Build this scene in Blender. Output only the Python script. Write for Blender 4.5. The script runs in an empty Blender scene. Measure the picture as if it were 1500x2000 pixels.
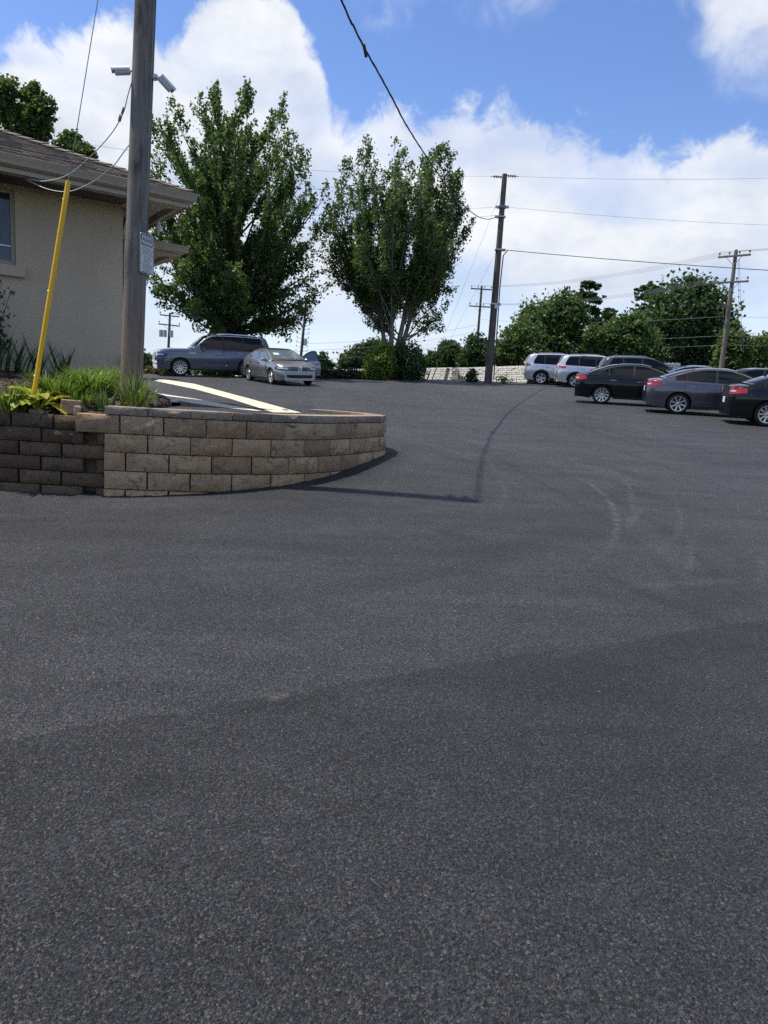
import bpy, bmesh, math, random
import numpy as np
from mathutils import Vector, Matrix, noise as mnoise
R = math.radians
scene = bpy.context.scene
col = scene.collection
# ------------------------------------------------------------------ camera
EYE = Vector((0, 0, 1.65)); FPX = 1390.0
PITCH, ROLL = R(9.378), R(3.5)
_F = Vector((0, math.cos(PITCH), -math.sin(PITCH)))
_u = Vector((0, math.sin(PITCH), math.cos(PITCH)))
_r = Vector((1, 0, 0))
_R = _r*math.cos(ROLL) + _u*math.sin(ROLL)
_U = -_r*math.sin(ROLL) + _u*math.cos(ROLL)
cd = bpy.data.cameras.new('camera'); cam = bpy.data.objects.new('camera', cd); col.objects.link(cam)
cd.sensor_fit = 'HORIZONTAL'; cd.sensor_width = 36; cd.lens = FPX/1500*36
cd.clip_start = .05; cd.clip_end = 6000
cam.matrix_world = Matrix(((_R.x, _U.x, -_F.x, EYE.x), (_R.y, _U.y, -_F.y, EYE.y), (_R.z, _U.z, -_F.z, EYE.z), (0, 0, 0, 1)))
scene.camera = cam
def ray(px, py): return _F + _R*((px-750)/FPX) - _U*((py-1000)/FPX)
def at(px, py, Y):                       # a measured point of the place at distance Y along the lot
    d = ray(px, py); return EYE + d*(Y/d.y)
cy = scene.cycles
cy.max_bounces = 5; cy.diffuse_bounces = 2; cy.glossy_bounces = 3; cy.transmission_bounces = 3; cy.transparent_max_bounces = 4
cy.caustics_reflective = False; cy.caustics_refractive = False
cy.use_denoising = False; cy.use_adaptive_sampling = True; cy.adaptive_threshold = .014
# ------------------------------------------------------------------ light
SUN_EL = R(66.8); SUN_DIR = Vector((.98, -.195, 0)).normalized()
vs = scene.view_settings
vs.view_transform = 'Standard'; vs.look = 'None'; vs.exposure = 0.30; vs.gamma = 1.0; vs.use_curve_mapping = False
sl = bpy.data.lights.new('sun', 'SUN'); so = bpy.data.objects.new('sun', sl); col.objects.link(so)
sl.energy = 5.0; sl.angle = R(.55); sl.color = (1, .95, .87)
sv = Vector((SUN_DIR.x*math.cos(SUN_EL), SUN_DIR.y*math.cos(SUN_EL), -math.sin(SUN_EL)))
so.rotation_euler = sv.to_track_quat('-Z', 'Y').to_euler(); so.location = (-8, 4, 25)

class NT:
    """tiny node helper"""
    def __init__(s, tree): s.t = tree; s.n = tree.nodes; s.l = tree.links
    def new(s, typ, **kw):
        n = s.n.new(typ)
        for k, v in kw.items(): setattr(n, k, v)
        return n
    def link(s, a, b): s.l.new(a, b)
    def put(s, sock, v):
        if isinstance(v, bpy.types.NodeSocket): s.l.new(v, sock)
        elif v is not None:
            if hasattr(sock.default_value, '__len__') and not hasattr(v, '__len__'): v = (v,)*len(sock.default_value)
            if hasattr(sock.default_value, '__len__') and len(sock.default_value) == 4 and len(v) == 3: v = (*v, 1)
            sock.default_value = v
    def math(s, op, a, b=None, c=None, clamp=False):
        n = s.new('ShaderNodeMath', operation=op, use_clamp=clamp)
        for i, v in enumerate((a, b, c)):
            if v is not None: s.put(n.inputs[i], v)
        return n.outputs[0]
    def vmath(s, op, a, b=None):
        n = s.new('ShaderNodeVectorMath', operation=op)
        s.put(n.inputs[0], a)
        if b is not None: s.put(n.inputs[1], b)
        return n.outputs[0]
    def noise(s, vec, scale, detail=4, rough=.55, dist=0):
        n = s.new('ShaderNodeTexNoise')
        if vec is not None: s.put(n.inputs['Vector'], vec)
        s.put(n.inputs['Scale'], scale); s.put(n.inputs['Detail'], detail); s.put(n.inputs['Roughness'], rough); s.put(n.inputs['Distortion'], dist)
        return n.outputs['Fac']
    def voro(s, vec, scale, feature='F1', out='Distance'):
        n = s.new('ShaderNodeTexVoronoi', feature=feature)
        if vec is not None: s.put(n.inputs['Vector'], vec)
        s.put(n.inputs['Scale'], scale)
        return n.outputs[out]
    def mr(s, v, a, b, c=0, d=1, smooth=False):
        n = s.new('ShaderNodeMapRange'); n.interpolation_type = 'SMOOTHSTEP' if smooth else 'LINEAR'
        for i, x in enumerate((v, a, b, c, d)): s.put(n.inputs[i], x)
        return n.outputs[0]
    def mix(s, f, a, b, blend='MIX'):
        n = s.new('ShaderNodeMix', data_type='RGBA', blend_type=blend)
        s.put(n.inputs['Factor'], f); s.put(n.inputs['A'], a); s.put(n.inputs['B'], b)
        return n.outputs['Result']
    def ramp(s, f, pts):
        n = s.new('ShaderNodeValToRGB'); e = n.color_ramp.elements
        while len(e) < len(pts): e.new(.5)
        for el, (p, c) in zip(e, pts): el.position = p; el.color = (*c, 1) if len(c) == 3 else c
        s.put(n.inputs[0], f); return n.outputs[0]
    def mapping(s, vec, scale=(1, 1, 1), rot=(0, 0, 0), loc=(0, 0, 0)):
        n = s.new('ShaderNodeMapping'); s.put(n.inputs[0], vec)
        n.inputs['Scale'].default_value = scale; n.inputs['Rotation'].default_value = rot; n.inputs['Location'].default_value = loc
        return n.outputs[0]
    def bump(s, h, strength=.5, dist=.01, normal=None):
        n = s.new('ShaderNodeBump'); s.put(n.inputs['Strength'], strength); s.put(n.inputs['Distance'], dist); s.put(n.inputs['Height'], h)
        if normal is not None: s.put(n.inputs['Normal'], normal)
        return n.outputs[0]

# ------------------------------------------------------------------ sky with a bank of cumulus
world = bpy.data.worlds.new('World'); scene.world = world; world.use_nodes = True
def build_world():
    T = NT(world.node_tree); T.n.clear()
    sky = T.new('ShaderNodeTexSky', sky_type='NISHITA', sun_disc=False)
    sky.sun_elevation = SUN_EL; sky.sun_rotation = math.atan2(-SUN_DIR.x, -SUN_DIR.y)
    sky.air_density = 1.0; sky.dust_density = .1; sky.ozone_density = 2.5
    tc = T.new('ShaderNodeTexCoord').outputs['Generated']
    d = T.vmath('NORMALIZE', tc)
    sx = T.new('ShaderNodeSeparateXYZ'); T.link(d, sx.inputs[0])
    az = T.math('MULTIPLY', T.math('ARCTAN2', sx.outputs[0], sx.outputs[1]), 180/math.pi)
    el = T.math('MULTIPLY', T.math('ARCSINE', sx.outputs[2]), 180/math.pi)
    def ae(px, py):
        v = ray(px, py).normalized(); return math.degrees(math.atan2(v.x, v.y)), math.degrees(math.asin(v.z))
    def curve(pts):
        n = T.new('ShaderNodeFloatCurve'); c = n.mapping.curves[0]
        pts = sorted(ae(*p) for p in pts)
        P = [((a+45)/90, e/60) for a, e in pts if -44 < a < 44]
        c.points[0].location = (0, P[0][1]); c.points[1].location = (1, P[-1][1])
        for p in P: c.points.new(*p)
        n.mapping.use_clip = False; n.mapping.update()
        T.put(n.inputs['Value'], T.mr(az, -45, 45, 0, 1))
        return T.math('MULTIPLY', n.outputs[0], 60)
    b1 = curve([(-150, 40), (0, 98), (60, 82), (110, 62), (170, 40), (230, 18), (275, 60), (330, 72), (365, 35), (400, -25), (470, -70), (540, -30), (585, 45), (622, 105), (640, 190), (652, 232), (690, 232), (740, 200), (800, 222), (870, 232), (930, 222), (985, 208), (1040, 222), (1110, 248), (1200, 286), (1290, 300), (1370, 278), (1440, 256), (1500, 244), (1650, 215)])
    b2 = curve([(-150, -150), (300, -160), (600, -110), (680, -20), (740, 16), (800, 10), (860, -30), (960, -10), (1050, 5), (1120, -40), (1240, -80), (1330, -40), (1362, 30), (1385, 120), (1440, 172), (1500, 190), (1650, 185)])
    base = T.noise(d, 5.5, 3, .58)
    fine = T.noise(d, 21, 4, .64, .35)
    n1 = T.math('ADD', T.math('MULTIPLY', T.math('SUBTRACT', base, .5), 5.0), T.math('MULTIPLY', T.math('SUBTRACT', fine, .5), 5.5))
    e1 = T.math('ADD', T.math('SUBTRACT', b1, el), n1)
    e2 = T.math('ADD', T.math('SUBTRACT', el, b2), T.math('MULTIPLY', n1, 1.2))
    c1 = T.mr(e1, -.7, 1.1, 0, 1, True)
    c2 = T.mr(e2, -1.6, 4.5, 0, .85, True)
    cov = T.math('MAXIMUM', c1, c2)
    # behind and above the view: broken cumulus of the same kind
    hi = T.mr(T.math('ADD', base, T.math('MULTIPLY', fine, .25)), .64, .75, 0, 1, True)
    away = T.math('MAXIMUM', T.mr(T.math('ABSOLUTE', az), 36, 46, 0, 1, True), T.mr(el, 33, 42, 0, 1, True))
    cov = T.math('ADD', T.math('MULTIPLY', cov, T.math('SUBTRACT', 1, away)), T.math('MULTIPLY', hi, away), clamp=True)
    # thin gaps of milky blue inside the bank
    thin = T.mr(T.noise(T.mapping(d, (1, 1, 2.4), loc=(4, 1, 7)), 4.2, 2, .55), .36, .62, .62, 1, True)
    cov = T.math('MULTIPLY', cov, T.math('MAXIMUM', thin, T.mr(el, 8, 24, 0, 1)))
    puff = T.noise(T.mapping(d, (1, 1, 1.6), loc=(.3, .2, .11)), 9, 5, .6)
    edge = T.mr(e1, 0, 9, 1, 0)
    lum = T.math('ADD', T.mr(puff, .33, .66, 0, .85), T.math('MULTIPLY', edge, .35), clamp=True)
    ccol = T.mix(lum, (.52, .575, .675), (.80, .81, .835))
    low = T.mr(el, 1, 13, .75, 0, True)
    ccol = T.mix(low, ccol, (.57, .64, .765))
    b_s = T.new('ShaderNodeBackground'); hs = T.new('ShaderNodeHueSaturation'); T.put(hs.inputs['Saturation'], 1.14); T.put(hs.inputs['Value'], .98); T.put(hs.inputs['Hue'], .512); T.put(hs.inputs['Color'], sky.outputs[0]); T.put(b_s.inputs[0], hs.outputs[0]); b_s.inputs[1].default_value = .15
    b_c = T.new('ShaderNodeBackground'); T.put(b_c.inputs[0], ccol); b_c.inputs[1].default_value = 1.0
    mx = T.new('ShaderNodeMixShader'); T.put(mx.inputs[0], cov); T.link(b_s.outputs[0], mx.inputs[1]); T.link(b_c.outputs[0], mx.inputs[2])
    o = T.new('ShaderNodeOutputWorld'); T.link(mx.outputs[0], o.inputs[0])
build_world()
world.cycles.sampling_method = 'MANUAL'; world.cycles.sample_map_resolution = 512

# ------------------------------------------------------------------ shape of the land
EDGE = [(-60, 22), (-30, 27), (-11, 34.4), (-5, 37.4), (0, 41.3), (3, 42.2), (9, 42.6), (22, 42.6), (60, 41)]
def edge_y(x):
    for (x0, y0), (x1, y1) in zip(EDGE, EDGE[1:]):
        if x <= x1: return y0 + (y1-y0)*max(0, x-x0)/(x1-x0)
    return EDGE[-1][1]
def gz(x, y):
    ye = edge_y(x); over = max(0, y-ye)
    yy = min(y, ye)
    yy = yy if yy > -8 else -8 + 6*math.tanh((yy+8)/6)
    xx = 40*math.tanh(x/40)
    return .034 + .02*xx + .062*yy - .07*math.exp(-((x+3.2)**2 + (y-7.2)**2)/(2*1.3**2)) - 2.6*math.tanh(over*.03) + .14*math.exp(-((x-.1)**2 + (y-10.6)**2)/(2*1.5**2))
def gp(px, py, zf=gz):                  # where a ray meets the ground
    d = ray(px, py); lo = .2; hi = .3
    while hi < 120:
        p = EYE + d*hi
        if p.z < zf(p.x, p.y): break
        lo = hi; hi *= 1.02
    for _ in range(40):
        m = (lo+hi)/2; p = EYE + d*m
        if p.z > zf(p.x, p.y): lo = m
        else: hi = m
    return EYE + d*lo
TERRACE = 1.30

# ------------------------------------------------------------------ mesh and object helpers
class MB:
    def __init__(s): s.v = []; s.f = []; s.m = []
    def add(s, verts, faces, mi=0):
        o = len(s.v); s.v.extend([tuple(q) for q in verts]); s.f.extend([tuple(i+o for i in f) for f in faces]); s.m.extend([mi]*len(faces)); return s
    def box(s, c, size, M=None, mi=0, taper=1):
        x, y, z = [q/2 for q in size]; t = taper
        vs_ = [Vector((sx*x*(t if sz > 0 else 1), sy*y*(t if sz > 0 else 1), sz*z)) for sz in (-1, 1) for sy in (-1, 1) for sx in (-1, 1)]
        if M is not None: vs_ = [M @ q for q in vs_]
        c = Vector(c)
        return s.add([q+c for q in vs_], [(0, 2, 3, 1), (4, 5, 7, 6), (0, 1, 5, 4), (2, 6, 7, 3), (0, 4, 6, 2), (1, 3, 7, 5)], mi)
    def tube(s, pts, rad, n=8, mi=0, cap=True):
        pts = [Vector(p) for p in pts]
        if not hasattr(rad, '__len__'): rad = [rad]*len(pts)
        t0 = (pts[1]-pts[0]).normalized(); a = t0.orthogonal().normalized()
        rings = []
        for i, p in enumerate(pts):
            t = (pts[min(i+1, len(pts)-1)] - pts[max(i-1, 0)]).normalized()
            a = (a - t*a.dot(t)); a = a.normalized() if a.length > 1e-6 else t.orthogonal().normalized()
            b = t.cross(a)
            rings.append([p + (a*math.cos(2*math.pi*k/n) + b*math.sin(2*math.pi*k/n))*rad[i] for k in range(n)])
        V = [q for r in rings for q in r]; Fs = []
        for i in range(len(pts)-1):
            for k in range(n):
                k2 = (k+1) % n; Fs.append((i*n+k, i*n+k2, (i+1)*n+k2, (i+1)*n+k))
        if cap: Fs.append(tuple(range(n-1, -1, -1))); Fs.append(tuple((len(pts)-1)*n+k for k in range(n)))
        return s.add(V, Fs, mi)
    def grid(s, rows, mi=0, flip=False):
        nr, nc = len(rows), len(rows[0]); V = [q for r in rows for q in r]; Fs = []
        for i in range(nr-1):
            for j in range(nc-1):
                f = (i*nc+j, i*nc+j+1, (i+1)*nc+j+1, (i+1)*nc+j)
                Fs.append(f[::-1] if flip else f)
        return s.add(V, Fs, mi)
    def lathe(s, prof, n=24, M=None, mi=0):          # prof: (radius, axial); axis = local Y
        V = []; Fs = []
        for r_, a_ in prof:
            for k in range(n):
                t = 2*math.pi*k/n; q = Vector((r_*math.cos(t), a_, r_*math.sin(t)))
                V.append(M @ q if M is not None else q)
        for i in range(len(prof)-1):
            for k in range(n):
                k2 = (k+1) % n; Fs.append((i*n+k, i*n+k2, (i+1)*n+k2, (i+1)*n+k))
        return s.add(V, Fs, mi)
    def mesh(s, name, mats, smooth=None):
        me = bpy.data.meshes.new(name); me.from_pydata(s.v, [], s.f); 
        for m in (mats if isinstance(mats, (list, tuple)) else [mats]): me.materials.append(m)
        me.polygons.foreach_set('material_index', s.m)
        if smooth is not None:
            me.polygons.foreach_set('use_smooth', [True]*len(s.f))
            if smooth < 180: me.set_sharp_from_angle(angle=R(smooth))
        me.update(); return me
    def build(s, name, mats, parent=None, smooth=None):
        o = link(name, s.mesh(name, mats, smooth), parent)
        if name in ('cable_clamp', 'bolt', 'clip', 'bracket', 'insulators', 'brace', 'strain_insulator', 'peg_insulators', 'jumper_wire', 'small_print', 'strand', 'border', 'cutout_switch', 'hip_cap'): o['kind'] = 'stuff'   # too small to pick apart
        return o
def link(name, me, parent=None):
    o = bpy.data.objects.new(name, me); col.objects.link(o)
    if parent is not None: o.parent = parent
    return o
def tag(o, label=None, cat=None, group=None, kind=None):
    if label: o['label'] = label
    if cat: o['category'] = cat
    if group: o['group'] = group
    if kind: o['kind'] = kind
    return o
def thing(name, loc, label, cat, group=None, rot=None):
    o = bpy.data.objects.new(name, None); col.objects.link(o); o.empty_display_size = .2
    o.location = loc
    if rot is not None: o.rotation_euler = rot
    return tag(o, label, cat, group)
def lerp(a, b, t): return a + (b-a)*t
def interp(pts, x):
    if x <= pts[0][0]: return pts[0][1]
    for (x0, y0), (x1, y1) in zip(pts, pts[1:]):
        if x <= x1: return y0 + (y1-y0)*(x-x0)/(x1-x0)
    return pts[-1][1]
def sinterp(pts, x):                    # monotone-ish cubic through points
    n = len(pts)
    if x <= pts[0][0]: return pts[0][1]
    if x >= pts[-1][0]: return pts[-1][1]
    for i in range(n-1):
        if x <= pts[i+1][0]:
            x0, y0 = pts[i]; x1, y1 = pts[i+1]; h = x1-x0
            def sl(j):
                if j <= 0: return (pts[1][1]-pts[0][1])/(pts[1][0]-pts[0][0])
                if j >= n-1: return (pts[-1][1]-pts[-2][1])/(pts[-1][0]-pts[-2][0])
                a = (pts[j][1]-pts[j-1][1])/(pts[j][0]-pts[j-1][0]); b = (pts[j+1][1]-pts[j][1])/(pts[j+1][0]-pts[j][0])
                return 0 if a*b <= 0 else 2*a*b/(a+b)
            m0, m1 = sl(i)*h, sl(i+1)*h; t = (x-x0)/h
            return (2*t**3-3*t*t+1)*y0 + (t**3-2*t*t+t)*m0 + (-2*t**3+3*t*t)*y1 + (t**3-t*t)*m1

# ------------------------------------------------------------------ materials
MATS = {}
def mat(name):
    m = bpy.data.materials.new(name); m.use_nodes = True; T = NT(m.node_tree)
    P = T.n['Principled BSDF']; MATS[name] = m
    return m, T, P
def simple(name, c, rough=.6, metal=0, spec=.5, coat=0, var=0, vscale=6, bump=0, bscale=60, bdist=.003):
    m, T, P = mat(name); T.put(P.inputs['Roughness'], rough); T.put(P.inputs['Metallic'], metal); T.put(P.inputs['Specular IOR Level'], spec); T.put(P.inputs['Coat Weight'], coat); P.inputs['Coat Roughness'].default_value = .04
    pos = T.new('ShaderNodeTexCoord').outputs['Object']
    if var:
        n = T.noise(pos, vscale, 5, .6)
        T.put(P.inputs['Base Color'], T.mix(T.mr(n, .3, .7), [q*(1-var) for q in c], [q*(1+var) for q in c]))
    else: T.put(P.inputs['Base Color'], c)
    if bump: T.put(P.inputs['Normal'], T.bump(T.noise(pos, bscale, 4, .6), bump, bdist))
    return m
def pos_out(T): return T.new('ShaderNodeNewGeometry').outputs['Position']
def obj_out(T): return T.new('ShaderNodeTexCoord').outputs['Object']
def rnd_out(T): return T.new('ShaderNodeObjectInfo').outputs['Random']

def m_asphalt():
    m, T, P = mat('asphalt'); pos = pos_out(T)
    big = T.noise(pos, .33, 4, .55, .6); mid = T.noise(T.mapping(pos, (.45, 1.5, 1), (0, 0, R(-8))), 1.5, 5, .62, .5)
    patch = T.noise(pos, 5.5, 5, .65)
    vcol = T.new('ShaderNodeSeparateColor'); T.link(T.voro(pos, 128, 'F1', 'Color'), vcol.inputs[0])
    cell = vcol.outputs[0]
    dist = T.voro(pos, 128); pit = T.noise(pos, 78, 3, .75); grit = T.noise(pos, 260, 2, .7)
    v = T.math('MULTIPLY', T.mr(big, .3, .7, .80, 1.22), T.mr(mid, .3, .7, .74, 1.28))
    v = T.math('MULTIPLY', v, T.mr(patch, .3, .7, .84, 1.16))
    cr_ = T.new('ShaderNodeValToRGB'); e_ = cr_.color_ramp.elements; e_[0].color = (.30, .30, .30, 1); e_[1].position = 1; e_[1].color = (1, 1, 1, 1)
    for p_, c_ in ((.55, .36), (.85, .52), (.95, .75)): q_ = e_.new(p_); q_.color = (c_, c_, c_, 1)
    T.put(cr_.inputs[0], cell); v = T.math('MULTIPLY', v, T.math('MULTIPLY', cr_.outputs[0], 2.5))
    v = T.math('MULTIPLY', v, T.mr(pit, .38, .58, .22, 1.25))
    v = T.math('MULTIPLY', v, T.mr(grit, .3, .7, .72, 1.28))
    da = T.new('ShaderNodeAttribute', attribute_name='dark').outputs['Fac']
    sa = T.new('ShaderNodeAttribute', attribute_name='sand').outputs['Fac']
    sp = T.new('ShaderNodeSeparateXYZ'); T.link(pos, sp.inputs[0]); X_, Y_ = sp.outputs[0], sp.outputs[1]
    # joint between two passes of the paver, a shallow step
    ys_ = T.math('ADD', 3.3766, T.math('MULTIPLY', X_, T.math('SUBTRACT', .4572, T.math('MULTIPLY', X_, .0114))))
    la = T.mr(T.math('ADD', T.math('SUBTRACT', Y_, ys_), T.mr(patch, .2, .8, -.035, .035)), -.012, .012, 1, 0, True)
    v = T.math('MULTIPLY', v, T.mr(la, 0, 1, 1.34, .90))  # far pass lighter: its own tone, with grazing sheen painted in
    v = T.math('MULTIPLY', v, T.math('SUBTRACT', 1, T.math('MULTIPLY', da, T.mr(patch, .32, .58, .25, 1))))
    tint = T.mix(T.mr(mid, .3, .7), (.0375, .0382, .0412), (.0415, .0415, .0432))
    comb = T.new('ShaderNodeCombineColor'); [T.put(comb.inputs[i], v) for i in range(3)]
    c = T.mix(1.0, tint, comb.outputs[0], 'MULTIPLY')
    # a few bare light chips in the mat
    chip = T.mr(vcol.outputs[1], .9955, .997, 0, 1)
    c = T.mix(T.math('MULTIPLY', chip, T.mr(pit, .4, .6, .1, .6)), c, (.30, .27, .23))
    sm = T.math('MULTIPLY', sa, T.mr(T.noise(pos, 16, 5, .75), .36, .60, .05, 1))
    sm = T.math('MULTIPLY', sm, T.mr(pit, .36, .56, .25, 1), clamp=True)
    c = T.mix(sm, c, (.25, .235, .21))
    T.put(P.inputs['Base Color'], c)
    T.put(P.inputs['Roughness'], T.mr(cell, 0, 1, .55, .80)); P.inputs['Specular IOR Level'].default_value = .42
    h = T.math('ADD', T.math('MULTIPLY', T.math('SUBTRACT', 1, dist), .8), T.math('ADD', T.math('MULTIPLY', cell, .7), T.math('ADD', T.math('MULTIPLY', pit, 2.2), T.math('MULTIPLY', grit, .45))))
    h = T.math('ADD', h, T.math('MULTIPLY', la, -.7)); b = T.bump(h, 1.0, .013)
    b2 = T.bump(T.noise(pos, 3.2, 3, .5), .25, .05, b)
    T.put(P.inputs['Normal'], b2)
    return m
m_asphalt()

def m_block(name, c1, c2, stain):
    m, T, P = mat(name); pos = pos_out(T); rnd = rnd_out(T)
    n1 = T.noise(pos, 3.2, 5, .6, .8); n2 = T.noise(pos, 11, 6, .68, 1.2); n3 = T.noise(pos, 120, 3, .7)
    c = T.mix(T.mr(n1, .32, .68), c1, c2)
    c = T.mix(T.mr(rnd, 0, 1, 0, .75), c, [c1[0]*.66, c1[1]*.60, c1[2]*.56])
    c = T.mix(T.mr(T.math('FRACT', T.math('MULTIPLY', rnd, 7.3)), .5, 1, 0, .5), c, [c2[0]*1.1, c2[1]*1.02, c2[2]*.88])
    c = T.mix(T.mr(n2, .51, .64, 0, .85), c, stain)
    c = T.mix(T.mr(n3, .62, .72, 0, .4), c, [q*1.7 for q in c2])
    T.put(P.inputs['Base Color'], c); P.inputs['Roughness'].default_value = .92; P.inputs['Specular IOR Level'].default_value = .25
    h = T.math('ADD', T.math('MULTIPLY', T.noise(pos, 26, 6, .7, .6), 1.0), T.math('MULTIPLY', n3, .25))
    T.put(P.inputs['Normal'], T.bump(h, .9, .028))
m_block('block_new', (.43, .28, .16), (.53, .385, .25), (.155, .12, .098))
m_block('block_cap', (.30, .235, .18), (.40, .325, .25), (.17, .14, .12))
m_block('block_old', (.115, .078, .05), (.175, .125, .083), (.062, .045, .033))
m_block('block_tan', (.36, .30, .24), (.46, .39, .31), (.25, .2, .16))
m_block('block_white', (.68, .67, .63), (.82, .81, .77), (.44, .42, .39))

def m_stucco():
    m, T, P = mat('stucco'); pos = pos_out(T)
    n = T.noise(T.mapping(pos, (1, 1, 2.2)), 9, 6, .65); n2 = T.noise(T.mapping(pos, (1, 1, 3)), 45, 4, .65)
    v = T.mr(T.noise(T.mapping(pos, (1, 1, .35)), 1.4, 4, .6), .3, .7)
    T.put(P.inputs['Base Color'], T.mix(v, (.43, .35, .26), (.50, .41, .31))); P.inputs['Roughness'].default_value = .95; P.inputs['Specular IOR Level'].default_value = .2
    T.put(P.inputs['Normal'], T.bump(T.math('ADD', n, T.math('MULTIPLY', n2, .25)), .22, .010))
m_stucco()
simple('trim', (.40, .35, .275), .6, var=.06)
simple('soffit', (.44, .39, .31), .75, var=.06)
simple('soffit_dark', (.085, .066, .05), .8, var=.15)
simple('gutter', (.37, .325, .255), .5, var=.05)
def m_shingle():
    m, T, P = mat('shingle'); pos = pos_out(T); rnd = T.noise(pos, 9, 3, .6)
    n = T.noise(pos, 70, 4, .7)
    T.put(P.inputs['Base Color'], T.mix(T.mr(rnd, .3, .7), (.105, .082, .066), (.175, .14, .112)))
    P.inputs['Roughness'].default_value = .95; T.put(P.inputs['Normal'], T.bump(n, .6, .004))
m_shingle()
def m_wood(name, c1, c2, c3, low=None):
    m, T, P = mat(name); o = obj_out(T)
    st = T.noise(T.mapping(o, (1, 1, .045)), 30, 6, .7, .5); bl = T.noise(T.mapping(o, (1, 1, .22)), 5.5, 5, .6, .7)
    cr = T.noise(T.mapping(o, (1, 1, .03)), 75, 3, .6)
    c = T.mix(T.mr(st, .3, .7), c1, c2); c = T.mix(T.mr(bl, .5, .66, 0, .85), c, c3)
    if low is not None:
        s = T.new('ShaderNodeSeparateXYZ'); T.link(o, s.inputs[0])
        f = T.math('ADD', s.outputs[2], T.math('MULTIPLY', bl, 1.6))
        c = T.mix(T.mr(f, low[0], low[1], .85, 0, True), c, T.mix(T.mr(st, .3, .7), low[2], [q*1.5 for q in low[2]]))
    c = T.mix(T.mr(cr, .66, .72, 0, .8), c, (.02, .017, .015))
    T.put(P.inputs['Base Color'], c); P.inputs['Roughness'].default_value = .88; P.inputs['Specular IOR Level'].default_value = .25
    T.put(P.inputs['Normal'], T.bump(T.math('ADD', st, T.math('MULTIPLY', cr, .6)), .8, .012))
m_wood('wood_pole', (.135, .118, .105), (.27, .24, .21), (.075, .064, .057), (.6, 3.0, (.22, .14, .088)))
m_wood('wood_pole_far', (.10, .082, .066), (.17, .145, .12), (.07, .058, .048), (.2, 1.1, (.24, .12, .05)))
m_wood('wood_pole_pale', (.16, .135, .11), (.25, .215, .175), (.11, .09, .075))
m_wood('bark', (.055, .045, .037), (.11, .092, .076), (.04, .033, .028))
m_wood('bark_pale', (.16, .145, .125), (.26, .24, .21), (.10, .088, .075))
m_wood('wood_stick', (.34, .22, .11), (.44, .30, .16), (.25, .16, .08))

def m_leaf(name, c1, c2, c3=None, trans=.35, rough=.5):
    m, T, P = mat(name); pos = pos_out(T)
    n = T.noise(pos, .9, 3, .6); r = T.new('ShaderNodeAttribute', attribute_name='lv').outputs['Fac']
    c = T.mix(T.math('ADD', T.math('MULTIPLY', T.mr(n, .3, .7), .5), T.math('MULTIPLY', r, .5)), c1, c2)
    if c3: c = T.mix(T.mr(r, .86, .97, 0, .8), c, c3)
    T.put(P.inputs['Base Color'], c); P.inputs['Roughness'].default_value = rough; P.inputs['Specular IOR Level'].default_value = .18 if 'far' in name or 'pine' in name else .32
    tr = T.new('ShaderNodeBsdfTranslucent'); T.put(tr.inputs[0], T.mix(.5, c, (.12, .19, .02)))
    mx = T.new('ShaderNodeMixShader'); mx.inputs[0].default_value = trans
    T.link(P.outputs[0], mx.inputs[1]); T.link(tr.outputs[0], mx.inputs[2]); T.link(mx.outputs[0], T.n['Material Output'].inputs[0])
m_leaf('leaf_maple', (.044, .086, .024), (.10, .165, .046), (.16, .22, .055), .44)
m_leaf('leaf_willow', (.055, .094, .032), (.125, .185, .06), (.19, .24, .08), .45)
m_leaf('leaf_far', (.055, .098, .036), (.105, .165, .058), (.14, .19, .07), .38)
m_leaf('leaf_far_dark', (.036, .066, .032), (.072, .118, .048), None, .32)
m_leaf('leaf_far_light', (.065, .105, .036), (.125, .175, .06), None, .38)
m_leaf('leaf_pine', (.028, .052, .024), (.056, .092, .036), None, .2)
m_leaf('leaf_bush', (.12, .19, .03), (.22, .30, .05), (.28, .34, .07), .45)
m_leaf('leaf_hedge', (.022, .035, .016), (.045, .06, .025), (.12, .06, .03), .2)
m_leaf('leaf_iris', (.045, .085, .035), (.085, .135, .055), None, .35, .4)
m_leaf('leaf_lily', (.08, .15, .022), (.17, .26, .04), (.26, .31, .07), .46, .42)
m_leaf('leaf_grass', (.10, .15, .03), (.20, .24, .055), (.30, .26, .10), .4, .45)
m_leaf('leaf_hosta', (.26, .33, .05), (.50, .47, .045), (.50, .33, .06), .4, .42)
m_leaf('leaf_dry', (.34, .24, .13), (.46, .34, .2), None, .2, .7)
m_leaf('leaf_shrub', (.018, .035, .018), (.035, .06, .03), None, .2, .4)
m_leaf('leaf_orange', (.05, .07, .025), (.10, .09, .03), (.42, .14, .03), .25)
def m_mulch():
    m, T, P = mat('mulch'); pos = pos_out(T)
    r = T.new('ShaderNodeAttribute', attribute_name='lv').outputs['Fac']
    n = T.noise(pos, 28, 5, .7)
    c = T.mix(T.mr(n, .3, .7), (.028, .018, .013), (.095, .062, .042)); c = T.mix(T.mr(r, .55, 1, 0, .8), c, (.22, .15, .10))
    T.put(P.inputs['Base Color'], c); P.inputs['Roughness'].default_value = .95
    T.put(P.inputs['Normal'], T.bump(n, .9, .03))
m_mulch()
def m_stone():
    m, T, P = mat('asphalt_stone'); r = T.new('ShaderNodeAttribute', attribute_name='lv').outputs['Fac']
    T.put(P.inputs['Base Color'], T.ramp(r, [(0, (.012, .012, .0125)), (.5, (.025, .025, .026)), (.88, (.042, .042, .043)), (.985, (.062, .061, .06)), (1, (.26, .24, .21))])); P.inputs['Roughness'].default_value = .62; P.inputs['Specular IOR Level'].default_value = .45
m_stone()
simple('grass_ground', (.035, .042, .025), .95, var=.4, vscale=2, bump=.6, bscale=18, bdist=.08)
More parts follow.
